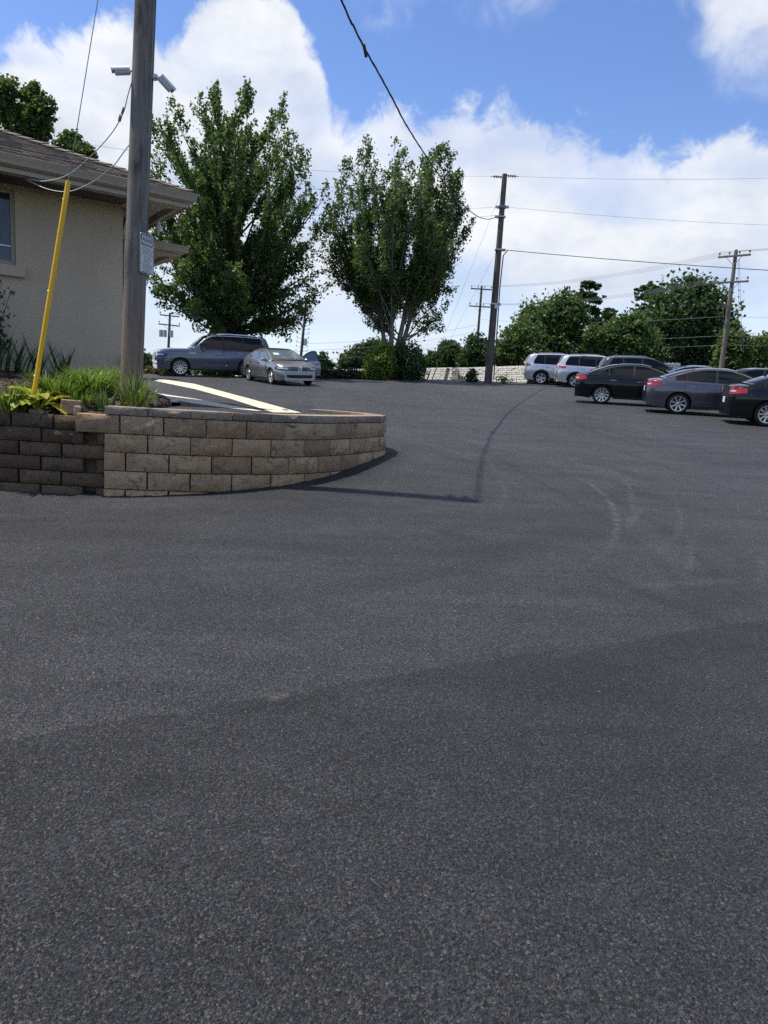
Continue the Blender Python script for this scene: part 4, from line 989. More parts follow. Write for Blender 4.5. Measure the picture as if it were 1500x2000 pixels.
def stake(px0, py0, px1, py1, label):
    a = at(px0, py0, 40.6); c = at(px1, py1, 40.9); b = MB(); b.tube([Vector((0, 0, 0)), c-a], [.035, .03], 6); o = b.build('wooden_stake', M['wood_stick'], smooth=60); o.location = a; tag(o, label, 'stake')
stake(842, 746, 855, 713, 'thin tan wooden stake leaning on the white block wall')
stake(834, 744, 841, 722, 'shorter dim stake beside the tan stake at the white wall')

# ================================================================== VEGETATION
def leaf_mesh(name, V, Fs, lv, m):
    me = bpy.data.meshes.new(name)
    V = np.asarray(V, np.float32).reshape(-1, 3); Fs = np.asarray(Fs, np.int32); nf, k = Fs.shape
    me.vertices.add(len(V)); me.vertices.foreach_set('co', V.ravel()); me.loops.add(nf*k); me.loops.foreach_set('vertex_index', Fs.ravel())
    me.polygons.add(nf); me.polygons.foreach_set('loop_start', np.arange(nf, dtype=np.int32)*k); me.polygons.foreach_set('loop_total', np.full(nf, k, np.int32))
    me.update(calc_edges=True); me.materials.append(M[m])
    a = me.attributes.new('lv', 'FLOAT', 'FACE'); a.data.foreach_set('value', np.asarray(lv, np.float32)); return me
def leaves(C, size, rs, up_bias=.35, aspect=.62, outward=None):
    """a folded diamond leaf at every centre"""
    n = len(C); 
    nrm = rs.normal(size=(n, 3)); nrm /= np.linalg.norm(nrm, axis=1)[:, None]; nrm[:, 2] += up_bias
    if outward is not None: nrm += outward*.7
    nrm /= np.linalg.norm(nrm, axis=1)[:, None]
    t = rs.normal(size=(n, 3)); t[:, 2] -= .3; t -= nrm*(t*nrm).sum(1)[:, None]; t /= np.linalg.norm(t, axis=1)[:, None]
    b = np.cross(nrm, t); s = (size*rs.uniform(.65, 1.3, n))[:, None]
    V = np.stack([C-t*s*.5, C+b*s*aspect*.5-t*s*.06+nrm*s*.06, C+t*s*.55-nrm*s*.08, C-b*s*aspect*.5-t*s*.06+nrm*s*.06], 1)
    F_ = np.arange(n*4).reshape(n, 4); return V.reshape(-1, 3), F_
def tree(name, base, H, env, label, seed, leafm, barkm, n_limb=46, twigs=8, per=75, lsize=.20, trunk_r=.24, h0=.2, lean=(0, 0), stems=1, ascend=.55, spread=.19, group=None, extra_limbs=(), low_flat=False):
    """env: (height fraction, reach to the left, reach to the right) of the crown in metres"""
    rr = random.Random(seed); rs = np.random.RandomState(seed); base = Vector(base)
    t = thing(name, base, label, 'tree', group); wood = MB(); C = []
    def reach(h, az):
        l = interp([(e[0], e[1]) for e in env], h); r = interp([(e[0], e[2]) for e in env], h); c = math.cos(az)
        return lerp((l+r)/2, r if c > 0 else l, abs(c)**.7)
    axes = []
    for k in range(stems):
        a = 2*math.pi*k/stems + rr.uniform(-.3, .3); off = 0 if stems == 1 else .16
        topr = 0 if stems == 1 else rr.uniform(.25, .8)
        pts = []
        for i in range(11):
            f = i/10; r_ = topr*reach(.75, a)*f**1.15
            pts.append(Vector((math.cos(a)*(off*(1-f)+r_)+lean[0]*f*H+rr.uniform(-.06, .06)*f, math.sin(a)*(off*(1-f)+r_)+lean[1]*f*H+rr.uniform(-.06, .06)*f, H*f*(1 if stems == 1 else rr.uniform(.74, .84))*(.88 if stems == 1 else .97))))
        axes.append(pts)
        wood.tube(pts, [trunk_r*(1.35 if i == 0 else 1)*(1-.93*(i/10)**.9)+.012 for i in range(11)], 9)
    def onaxis(ax, f):
        k = f*10; i = min(int(k), 9); return ax[i].lerp(ax[i+1], k-i)
    limbs = []
    hs_ = np.linspace(h0, .97, 60); wt = np.array([(.35+reach(q, 0)+reach(q, math.pi))**1.4 for q in hs_]); cw = np.cumsum(wt)/wt.sum()
    for i in range(n_limb):
        f1 = float(np.interp((i+rr.random())/n_limb, cw, hs_)); az = i*2.39996 + rr.uniform(-.35, .35); rad = reach(f1, az)*(rr.uniform(.80, 1.02) if i % 3 else rr.uniform(.3, .8))
        ang = lerp(R(2), R(64), min(1, max(0, (f1-h0)/.55)))*ascend/.62*rr.uniform(.75, 1.2)
        f0 = max(h0*.92, f1 - rad*math.tan(min(ang, R(76)))/H); ax = axes[i % stems]; p0 = onaxis(ax, min(f0, .95))
        if stems > 1: p0 = onaxis(min(axes, key=lambda q: abs(math.atan2(q[10].y, q[10].x)-math.atan2(math.sin(az), math.cos(az)))), min(f0, .9))
        end = Vector((math.cos(az)*rad + lean[0]*f1*H, math.sin(az)*rad + lean[1]*f1*H, f1*H)); limbs.append((p0, end, f0 if f1 < .35 else max(f0, f1-.15)))
    for p0, end, f0 in limbs + [(onaxis(axes[0], e[0]), Vector(e[1]), e[0]) for e in extra_limbs]:
        d = end-p0; L = d.length; mid = p0 + d*.5 + Vector((0, 0, -.08*L+rr.uniform(-.08, .08)*L)) + Vector((rr.uniform(-.1, .1), rr.uniform(-.1, .1), 0))*L
        path = [p0.lerp(mid, s).lerp(mid.lerp(end, s), s) for s in [k/6 for k in range(7)]]
        r0 = max(.022, trunk_r*.36*(1-f0)**.6 + .012)
        wood.tube(path, [r0*(1-.85*k/6) for k in range(7)], 5, cap=False)
        nt = max(3, int(twigs*min(1.4, L/2.6)))
        for j in range(nt):
            s = rr.uniform(.28, 1.0) if j else 1.0; k = s*6; i_ = min(int(k), 5); q = path[i_].lerp(path[i_+1], k-i_)
            dirv = (d.normalized()*rr.uniform(.3, 1.0) + Vector((rr.gauss(0, .55), rr.gauss(0, .55), rr.gauss(.35 if f0 > .3 else .05, .4)))).normalized()
            l = rr.uniform(.45, 1.15)*(1.15-.3*s); sp_ = spread
            if f0 > .42: dirv = (dirv*.6 + Vector((0, 0, rr.uniform(.3, 1.2)))).normalized(); l *= rr.uniform(.85, 1.4) if s > .75 else 1; sp_ = spread*.8
            tip = q + dirv*l
            if tip.z > H*1.02: tip = q + (tip-q)*max(.15, (H*rr.uniform(.97, 1.03)-q.z)/max(.05, tip.z-q.z))
            wood.tube([q, q.lerp(tip, .55)+Vector((0, 0, -.03)), tip], [.014, .010, .004], 3, cap=False)
            m_ = int(per*l*rr.uniform(.7, 1.25)); u = rs.uniform(.05, 1.08, m_)[:, None]
            C.append(np.array(q)*(1-u) + np.array(tip)*u + rs.normal(size=(m_, 3))*sp_*(1.1-.65*u))
    C = np.concatenate(C); V, F_ = leaves(C, lsize, rs)
    # one tone per spray, so that clumps differ
    lv = np.clip(rs.uniform(0, 1, len(C)), 0, 1)
    wood.build('trunk', M[barkm], t, 60); o = link('crown', leaf_mesh('crown', V, F_, lv, leafm), t)
    return t
px36 = 36/FPX*1.0
tb = gp(437, 735); tb = Vector((at(441, 735, 38.5).x, 38.5, gz(at(441, 735, 38.5).x, 38.5)))
H1 = at(452, 172, 38.5).z - tb.z
s1 = 38.5/FPX
def env_px(rows, cx_bot, cx_top, y_bot, y_top, s):
    out = []
    for y, l, r in rows:
        f = (y_bot-y)/(y_bot-y_top); cx = lerp(cx_bot, cx_top, f); out.append((f, max(.15, (cx-l)*s), max(.15, (r-cx)*s)))
    return sorted(out)
E1_ = env_px([(648, 415, 495), (625, 380, 520), (600, 330, 590), (575, 305, 605), (545, 292, 622), (500, 300, 612), (450, 296, 615), (400, 292, 632), (350, 296, 636), (300, 298, 608), (260, 305, 590), (220, 325, 560), (190, 385, 500), (165, 425, 462), (152, 436, 455)], 437, 452, 745, 152, s1)
tree('maple_tree', tb, H1, E1_, 'broad dark green tree with full crown rising behind the grey suv', 21, 'leaf_maple', 'bark', n_limb=140, twigs=9, per=74, lsize=.165, trunk_r=.34, low_flat=True, h0=.155, ascend=.52, spread=.20)
b2 = Vector((at(764, 735, 40.2).x, 40.2, gz(at(764, 735, 40.2).x, 40.2))); H2 = at(806, 282, 40.2).z-b2.z; s2 = 40.2/FPX
E2_ = env_px([(600, 735, 800), (560, 690, 830), (530, 655, 862), (490, 640, 890), (450, 628, 898), (400, 636, 896), (360, 642, 890), (320, 675, 868), (290, 700, 866), (262, 790, 862), (256, 815, 835)], 764, 806, 740, 256, s2)
def rel(px, py): v = at(px, py, 40.2); return tuple(v-b2)
tree('slender_tree', b2, H2, E2_, 'slender tree with several pale stems and upright crown by the white wall', 33, 'leaf_willow', 'bark_pale', n_limb=112, twigs=8, per=88, lsize=.15, trunk_r=.15, h0=.27, stems=6, ascend=.62, spread=.20, lean=(.05, 0),
     extra_limbs=[(.22, rel(868, 565)), (.22, rel(855, 612)), (.24, rel(852, 628)), (.20, rel(700, 585)), (.2, rel(715, 598)), (.23, rel(660, 530)), (.5, rel(885, 372)), (.55, rel(893, 366)), (.45, rel(880, 385)), (.4, rel(632, 470)), (.4, rel(640, 515))])

def blob_tree(name, Y, lobes, label, seed, m, n, lsize, barkm='bark', cat='tree', group=None, floor=None, shell=.55, flat=1.0, trunk=True):
    """lobes: (px, py, rx, ry) measured in the view, given real size at distance Y"""
    rr = random.Random(seed); rs = np.random.RandomState(seed); s = Y/FPX
    xs = [l[0] for l in lobes]; cx = sum(xs)/len(xs); bx = at(cx, 740, Y); base = Vector((bx.x, Y, gz(bx.x, Y) if floor is None else floor)); t = thing(name, base, label, cat, group)
    area = [l[2]*l[3] for l in lobes]; C = []; W_ = MB(); out = []
    for l, a in zip(lobes, area):
        k = max(5, int(n*a/sum(area)/26)); c = np.array(at(l[0], l[1], Y + rr.uniform(-.4, .4)*l[2]*s)-base)
        d = rs.normal(size=(k, 3)); d /= np.linalg.norm(d, axis=1)[:, None]
        rad = rs.uniform(shell, 1.0, k)[:, None]**.6 * rs.uniform(.74, 1.26, k)[:, None]; sc = np.array([l[2]*s, l[2]*s*.8, l[3]*s])
        cl = c + d*sc*rad
        m_ = 26; sp = max(.10, min(l[2], l[3])*s*.20)
        q = np.repeat(cl, m_, 0) + rs.normal(size=(k*m_, 3))*sp*np.array([1, 1, .8*flat]); C.append(q); out.append(np.repeat(d, m_, 0))
        if trunk:
            W_.tube([Vector((0, 0, max(.0, c[2]*.25))), Vector((c[0]*.5, c[1]*.5, c[2]*.62)), Vector(c)], [max(.05, .11*l[2]*s*.4), .06, .03], 6, cap=False)
    C = np.concatenate(C); C = C[C[:, 2] > -.1]; V, F_ = leaves(C, lsize, rs, .3, .7)
    if trunk:
        W_.tube([Vector((0, 0, -.3)), Vector((0, 0, max(.6, np.percentile(C[:, 2], 55))))], [max(.08, .016*np.ptp(C[:, 2])+.06), .06], 8); W_.build('trunk', M[barkm], t, 60)
    link('crown' if cat == 'tree' else 'foliage', leaf_mesh('crown', V, F_, rs.uniform(0, 1, len(C)), m), t); return t
G_ = 'trees beyond the white wall'
blob_tree('oak_tree', 66, [(1325, 620, 62, 62), (1370, 610, 48, 55), (1345, 570, 34, 30), (1300, 655, 50, 50), (1385, 660, 42, 52), (1340, 690, 70, 40)], 'largest dense dark round tree at right, beside the leaning pole', 51, 'leaf_far_dark', 17000, .36, group=G_)
blob_tree('oak_tree', 62, [(1075, 632, 50, 45), (1105, 615, 34, 34), (1045, 650, 40, 42), (1090, 670, 52, 40), (1055, 690, 50, 34)], 'broad green tree just right of the tall dark pole, rounded top', 52, 'leaf_far', 15000, .32, group=G_)
blob_tree('oak_tree', 58, [(1015, 668, 34, 38), (995, 695, 36, 30), (1030, 700, 40, 26)], 'lower lighter green tree at foot of the tall dark pole', 53, 'leaf_far_light', 8500, .27, group=G_)
blob_tree('oak_tree', 60, [(1165, 690, 34, 30), (1160, 660, 22, 22), (1180, 705, 30, 20)], 'pale green small tree above the silver cars', 54, 'leaf_far_light', 6500, .26, group=G_)
blob_tree('oak_tree', 61, [(1225, 660, 42, 42), (1200, 680, 36, 36), (1250, 690, 42, 34), (1230, 640, 26, 24)], 'medium green tree between the pale small tree and the largest dark tree', 55, 'leaf_far', 11500, .30, group=G_)
blob_tree('pine_tree', 74, [(1152, 557, 20, 9), (1140, 576, 22, 9), (1160, 585, 20, 9), (1136, 600, 16, 8), (1158, 607, 18, 8), (1148, 625, 12, 8)], 'tall thin pine with tufted layers standing above the trees', 56, 'leaf_pine', 4600, .30, 'bark', group=G_, flat=.45, shell=.2)
blob_tree('pine_tree', 78, [(1275, 565, 26, 11), (1258, 580, 18, 9), (1292, 585, 22, 11), (1262, 605, 22, 10), (1285, 612, 20, 10), (1270, 632, 18, 12)], 'darker layered pine left of the largest dark tree', 57, 'leaf_pine', 5600, .34, group=G_, flat=.5, shell=.2)
blob_tree('pine_tree', 76, [(1188, 622, 12, 18), (1168, 632, 12, 12)], 'small dark pointed pine right of the tall thin pine', 58, 'leaf_pine', 2600, .30, group=G_)
blob_tree('oak_tree', 60, [(1432, 690, 28, 38), (1425, 655, 16, 22)], 'light green tree directly right of the leaning pole', 59, 'leaf_far_light', 5600, .28, group=G_)
blob_tree('oak_tree', 64, [(1478, 690, 26, 36), (1460, 700, 22, 28)], 'feathery pale green tree at the right edge behind the cars', 60, 'leaf_far_light', 4200, .26, group=G_, shell=.35)
blob_tree('oak_tree', 66, [(1530, 680, 34, 40)], 'pale green tree cut by the right edge behind the cars', 61, 'leaf_far_light', 4000, .3, group=G_)
blob_tree('oak_tree', 92, [(700, 705, 30, 24), (720, 690, 24, 22), (685, 715, 22, 18)], 'distant rounded dark tree left of the slender tree stems', 62, 'leaf_far_dark', 5200, .38, group=G_)
blob_tree('oak_tree', 95, [(740, 690, 22, 24), (765, 700, 22, 22)], 'distant dark tree seen between the stems of the slender tree', 63, 'leaf_far_dark', 3600, .38, group=G_)
blob_tree('pine_tree', 88, [(877, 700, 28, 22), (880, 682, 20, 18), (862, 708, 22, 14)], 'distant dark rounded evergreen left of the far crossarm pole', 64, 'leaf_far_dark', 5200, .36, group=G_)
blob_tree('pine_tree', 90, [(842, 705, 12, 20), (830, 712, 14, 12)], 'small pointed dark evergreen between slender tree and rounded evergreen', 65, 'leaf_far_dark', 2400, .34, group=G_)
blob_tree('oak_tree', 86, [(935, 690, 26, 30), (915, 708, 22, 18)], 'distant dark tree behind the far crossarm pole', 66, 'leaf_far_dark', 5200, .36, group=G_)
blob_tree('oak_tree', 90, [(628, 706, 16, 14), (640, 715, 12, 10)], 'small distant round tree right of the open car door', 67, 'leaf_far_dark', 2200, .34, group=G_)
blob_tree('oak_tree', 88, [(285, 712, 16, 20), (302, 722, 14, 12)], 'distant dark tree between wooden pole and grey suv nose', 68, 'leaf_far_dark', 2200, .34, group=G_)
blob_tree('oak_tree', 30, [(62, 195, 20, 24), (78, 222, 22, 24), (15, 175, 18, 18), (10, 205, 24, 24), (50, 235, 26, 26), (80, 250, 18, 22), (25, 235, 26, 24), (62, 175, 10, 14), (90, 205, 12, 12), (45, 260, 30, 16)], 'bright green treetop at upper left above the roof', 69, 'leaf_maple', 10500, .15, group='treetops behind the house', shell=.3)
blob_tree('oak_tree', 31, [(140, 275, 14, 16), (128, 290, 16, 16), (160, 292, 16, 12), (150, 302, 22, 14), (175, 302, 8, 7)], 'small green treetop just above the roof ridge near the pole', 70, 'leaf_maple', 4200, .15, group='treetops behind the house', shell=.3)
# shrubs at the lot edge
blob_tree('bush', 38.3, [(740, 712, 24, 26), (735, 728, 26, 14), (752, 690, 12, 18)], 'bright yellow green bush at foot of the slender tree', 71, 'leaf_bush', 5200, .13, cat='bush')
blob_tree('bush', 39.6, [(795, 706, 28, 36), (785, 728, 32, 18), (812, 715, 20, 26)], 'dark green bush right of the slender tree stems', 72, 'leaf_far', 6200, .15, cat='bush')
blob_tree('bush', 40.4, [(918, 735, 16, 15)], 'thin brownish bush against the white wall', 73, 'leaf_hedge', 700, .12, cat='bush', shell=.2)
for k, (px, py, rx, ry, Y, lab) in enumerate(((655, 732, 20, 8, 37.6, 'low dark reddish hedge plant nearest the silver sedan door'), (690, 733, 20, 8, 38.4, 'low dark reddish hedge plant in middle of the edging row'), (715, 737, 14, 7, 39.0, 'low dark hedge plant next to the bright bush'), (632, 731, 12, 8, 37.2, 'small dark hedge plant beside the open car door'))):
    blob_tree('hedge_plant', Y, [(px, py, rx, ry)], lab, 80+k, 'leaf_hedge', 1700, .12, cat='plant', trunk=False)
for k, (px, rx, lab, m) in enumerate(((318, 14, 'orange flowered plant under the nose of the grey suv', 'leaf_orange'), (355, 26, 'low green plant behind the grey suv front wheel', 'leaf_hedge'), (405, 26, 'low green plant seen beneath the middle of the grey suv', 'leaf_bush'), (440, 20, 'low green plant seen beneath the rear door of the grey suv', 'leaf_bush'), (298, 12, 'small orange flowered plant left of the grey suv', 'leaf_orange'))):
    blob_tree('border_plant', 36.9 if px > 330 else 35.8, [(px, 727, rx, 8)], lab, 90+k, m, 1300, .11, cat='plant', trunk=False)
for k, (px, lab) in enumerate(((700, 'sparse weeds on the lot edge left of the bright bush'), (790, 'green weeds at foot of the dark bush'), (820, 'weeds by the wooden stakes'), (985, 'thin weeds below the white wall right of the tall pole'))):
    blob_tree('weed_patch', 40.2, [(px, 742, 16, 5)], lab, 95+k, 'leaf_bush', 380, .09, cat='weeds', trunk=False)

# ---- flower bed
def blade(V, Fs, base, az, L, w, bend, tilt, n=5, fold=.25):
    o = len(V); d = Vector((math.cos(az), math.sin(az), 0)); s = Vector((-d.y, d.x, 0)); p = Vector(base); ang = tilt
    for i in range(n+1):
        f = i/n; ww = w*(1-f**2.2)*(.55+.45*min(1, f*3)) + .0008
        V += [p - s*ww/2, p + s*ww/2 + Vector((0, 0, ww*fold*0))]
        p = p + (d*math.sin(ang) + Vector((0, 0, 1))*math.cos(ang))*(L/n); ang += bend/n*(1+f)
    for i in range(n): Fs.append((o+2*i, o+2*i+1, o+2*i+3, o+2*i+2))
def clump(name, px, py, n, L, w, label, m, seed, spread=.10, bend=(.5, 1.6), tilt=(.05, .5), cat='plant', group=None, dry=0):
    rr = random.Random(seed); base = gp(px, py, bedz); V = []; Fs = []
    t = thing(name, base, label, cat, group)
    for _ in range(n):
        a = rr.uniform(0, 6.283); r_ = spread*math.sqrt(rr.random())
        blade(V, Fs, (r_*math.cos(a), r_*math.sin(a), -.02), a+rr.uniform(-.6, .6), L*rr.uniform(.55, 1.1), w*rr.uniform(.7, 1.2), rr.uniform(*bend), rr.uniform(*tilt))
    me = leaf_mesh('blades', [tuple(v) for v in V], Fs, np.repeat([rr.random() for _ in range(n)], 5), m); me.polygons.foreach_set('use_smooth', [True]*len(Fs)); o = link('blades', me, t); o['kind'] = 'stuff'
    if dry:
        V = []; Fs = []
        for _ in range(dry): a = rr.uniform(0, 6.283); blade(V, Fs, (0, 0, 0), a, L*rr.uniform(.5, .9), w*.8, rr.uniform(1.8, 2.8), rr.uniform(.4, .8))
        link('dry_blades', leaf_mesh('dry_blades', [tuple(v) for v in V], Fs, [rr.random() for _ in Fs], 'leaf_dry'), t)['kind'] = 'stuff'
    return t
def iris(px, py, n, L, label, seed):
    rr = random.Random(seed); base = bp(px, py, 0); base.z = bedz(base.x, base.y); t = thing('iris_plant', base, label, 'plant', 'irises by the house wall')
    for k in range(n):
        V = []; Fs = []; a = rr.choice((0, math.pi)) + rr.uniform(-.6, .6)
        blade(V, Fs, (rr.uniform(-.12, .12), rr.uniform(-.1, .1), -.02), a, L*rr.uniform(.6, 1.08), rr.uniform(.038, .058), rr.uniform(0, .6), rr.uniform(.02, .45), 6)
        link('leaf', leaf_mesh('leaf', [tuple(v) for v in V], Fs, [rr.random()]*6, 'leaf_iris'), t)
iris(-1.62, -.62, 16, .66, 'tall iris fan nearest the left edge of the bed', 1); iris(-1.28, -.55, 18, .70, 'tall iris fan behind the yellow guard', 2); iris(-.98, -.5, 16, .58, 'tall iris fan right of the yellow guard against the wall', 3)
iris(-1.95, -.75, 14, .62, 'iris fan cut by the left edge of the picture', 4); iris(-1.12, -1.05, 16, .40, 'shorter lighter iris fan in front of the tall ones', 5)
GL = 'grassy lily clumps in the flower bed'
clump('lily_plant', 18, 803, 240, .34, .018, 'bright green grassy clump at bottom left of the bed', 'leaf_lily', 11, .20, group=GL)
clump('lily_plant', 172, 766, 330, .42, .018, 'largest bright green arching clump in the middle of the bed', 'leaf_lily', 12, .24, group=GL, dry=8)
clump('lily_plant', 128, 778, 240, .36, .017, 'bright green clump left of the largest clump', 'leaf_lily', 13, .18, group=GL, dry=12)
clump('lily_plant', 205, 752, 200, .38, .016, 'darker arching clump behind, near the house corner', 'leaf_lily', 14, .2, group=GL)
clump('lily_plant', 203, 799, 50, .30, .024, 'upright broad bladed clump just above the step in the wall', 'leaf_iris', 15, .09, (.1, .9), (.05, .45), group=GL)
clump('lily_plant', 160, 790, 130, .26, .016, 'low green clump above the old stone pavers', 'leaf_lily', 16, .14, group=GL)
clump('lily_plant', 100, 768, 170, .36, .017, 'bright green clump directly right of the yellow guard', 'leaf_lily', 27, .2, group=GL, dry=10)
clump('lily_plant', 52, 776, 90, .26, .015, 'small green clump directly left of the yellow guard', 'leaf_lily', 28, .14, group=GL)
clump('lily_plant', 236, 772, 130, .32, .016, 'green clump touching the left side of the wooden pole', 'leaf_lily', 29, .16, group=GL)
clump('ornamental_grass', 264, 797, 110, .50, .017, 'tall yellow green grass at foot of the wooden pole', 'leaf_grass', 17, .14, (.2, 1.7), (.03, .4), dry=6)
clump('ornamental_grass', 292, 790, 12, .5, .010, 'few long stray grass stalks right of the wooden pole', 'leaf_grass', 18, .07, (.2, 1.3), (.1, .5))
clump('lily_plant', 232, 793, 40, .12, .03, 'small chartreuse tuft left of the tall grass', 'leaf_hosta', 19, .12, (.4, 1.4), (.3, .9))
def hosta():
    rr = random.Random(6); base = gp(74, 800, bedz); t = thing('hosta_plant', base, 'yellow leaved hosta around the foot of the yellow guard', 'plant')
    for k in range(30):
        a = k*2.4+rr.uniform(-.3, .3); L = rr.uniform(.17, .28); w = L*.66; el = rr.uniform(-.15, .75); st = rr.uniform(.05, .2); hgt = rr.uniform(.06, .2)
        d = Vector((math.cos(a), math.sin(a), 0)); s = Vector((-d.y, d.x, 0)); p0 = d*st + Vector((0, 0, hgt)); b = MB(); rows = []
        for i in range(6):
            f = i/5; ww = w*math.sin(math.pi*min(1, .12+f*.88))**.7*.5; c = p0 + d*L*f*math.cos(el) + Vector((0, 0, L*(f*math.sin(el) - .45*f*f)))
            rows.append([c - s*ww + Vector((0, 0, ww*.28)), c, c + s*ww + Vector((0, 0, ww*.28))])
        b.grid(rows); b.tube([Vector((0, 0, -.02)), p0*.6+Vector((0, 0, .02)), p0], .005, 4, cap=False)
        me = b.mesh('leaf', M['leaf_hosta'], 180); at_ = me.attributes.new('lv', 'FLOAT', 'FACE'); at_.data.foreach_set('value', [rr.random()]*len(me.polygons)); link('leaf', me, t)
hosta()
def shrub():
    rr = random.Random(3); rs = np.random.RandomState(3); base = bp(-1.93, -.32, 0); base.z = bedz(base.x, base.y); t = thing('leafy_shrub', base, 'dark leafy shrub at the left edge against the stucco wall', 'shrub'); w = MB(); C = []
    for k in range(26):
        a = rr.uniform(0, 6.28); tip = Vector((math.cos(a)*rr.uniform(.1, .36), math.sin(a)*rr.uniform(.1, .3), rr.uniform(.35, 1.22))); w.tube([Vector((0, 0, 0)), tip*.5+Vector((0, 0, .1)), tip], [.010, .007, .003], 4)
        u = rs.uniform(.25, 1.05, 34)[:, None]; C.append(np.array(tip)*u + rs.normal(size=(34, 3))*.045)
    w.build('stems', M['bark'], t); C = np.concatenate(C); V, F_ = leaves(C, .075, rs, .3, .45); link('foliage', leaf_mesh('foliage', V, F_, rs.uniform(0, 1, len(C)), 'leaf_shrub'), t)
shrub()
def paver(px, py, size, rz, label, m='block_tan', tilt=0):
    c = gp(px, py, bedz); b = MB(); x, y, z = size; cb = .012
    b.box((0, 0, z/2), size); me = b.mesh('paver_stone', M[m]); bm = bmesh.new(); bm.from_mesh(me); bmesh.ops.bevel(bm, geom=bm.edges[:], offset=cb, segments=1, affect='EDGES'); bm.to_mesh(me); bm.free()
    o = link('paver_stone', me); o.location = c - Vector((0, 0, .03)); o.rotation_euler = (tilt, .03, rz); tag(o, label, 'stone')
paver(139, 806, (.21, .10, .17), .1, 'large brown paver stood on edge behind the dark wall', 'block_new', -.12)
paver(152, 807, (.07, .09, .11), .2, 'small upright stone at the step of the wall'); paver(66, 807, (.09, .08, .075), -.1, 'left small square stone under the yellow hosta'); paver(80, 807, (.075, .08, .07), .15, 'right small square stone under the yellow hosta')

# ================================================================== VEHICLES
SEDAN = dict(wb=2.70, ro=.95, fo=.95, W=1.80, r=.325, sill=.20, tread=.77,
    sh=[(-.98, .90), (-.6, .965), (0, .965), (1.0, .94), (2.2, .90), (2.8, .86), (3.3, .76), (3.68, .60)],
    deck=[(-.98, .985), (-.85, 1.03), (-.45, 1.075), (0, 1.08), (2.3, 1.0), (2.62, .985), (3.1, .90), (3.5, .78), (3.68, .64)],
    roof=[(-.50, 1.075), (-.1, 1.22), (.35, 1.355), (.85, 1.415), (1.25, 1.415), (1.65, 1.34), (2.1, 1.17), (2.58, .99)],
    win=[(-.12, .16, .0, 1), (.20, .98, 1, 1), (1.05, 2.22, 1, 1)], ws=(1.58, 2.50), bl=(-.40, .42), doors=[(.13, 1.015), (1.02, 2.12)], tail=(.38, .80, .99, .30), head=(.50, .60, .74), tum=.40, spokes=10)
SUV = dict(wb=2.69, ro=.93, fo=.93, W=1.85, r=.36, sill=.24, tread=.79,
    sh=[(-.96, 1.06), (-.5, 1.10), (.5, 1.07), (2.2, 1.03), (2.8, .99), (3.3, .90), (3.64, .74)],
    deck=[(-.96, 1.10), (-.6, 1.15), (2.3, 1.12), (2.62, 1.10), (3.1, 1.03), (3.45, .93), (3.64, .78)],
    roof=[(-.90, 1.12), (-.74, 1.40), (-.58, 1.60), (-.2, 1.665), (.8, 1.70), (1.3, 1.69), (1.75, 1.58), (2.2, 1.36), (2.62, 1.11)],
    win=[(-.42, .12, 1, .8), (.18, .98, 1, 1), (1.05, 2.25, 1, 1)], ws=(1.62, 2.55), bl=(-.87, -.60), doors=[(.10, 1.01), (1.02, 2.14)], tail=(.30, .98, 1.14, .42), head=(.48, .78, .92), tum=.30, spokes=5, clad=True, rails=True)
BIG = dict(nose=.11, wb=3.07, ro=1.22, fo=1.02, W=2.02, r=.41, sill=.30, tread=.86,
    sh=[(-1.26, 1.14), (-.8, 1.20), (.5, 1.20), (2.4, 1.18), (3.0, 1.17), (3.7, 1.13), (4.12, 1.06)],
    deck=[(-1.26, 1.18), (-.8, 1.25), (2.5, 1.27), (2.75, 1.26), (3.3, 1.25), (3.85, 1.20), (4.12, 1.13)],
    roof=[(-1.18, 1.22), (-1.02, 1.62), (-.88, 1.84), (-.5, 1.89), (.8, 1.925), (1.42, 1.92), (1.78, 1.84), (2.12, 1.58), (2.46, 1.27)],
    win=[(-.80, .16, 1, .72), (.22, 1.06, 1, 1), (1.14, 2.12, 1, 1)], ws=(1.72, 2.38), bl=(-1.13, -.92), doors=[(.14, 1.09), (1.10, 2.10)], tail=(.30, 1.0, 1.2, .4), head=(.46, .86, 1.02), tum=.24, spokes=12, rails=True)
CROSS = dict(SUV, sh=[(-.96, 1.08), (-.5, 1.13), (.5, 1.08), (2.2, 1.03), (2.8, .99), (3.3, .90), (3.64, .74)], tail=(.42, .96, 1.10, .36), win=[(-.52, .10, 1, .55), (.18, .98, 1, 1), (1.05, 2.25, 1, 1)])
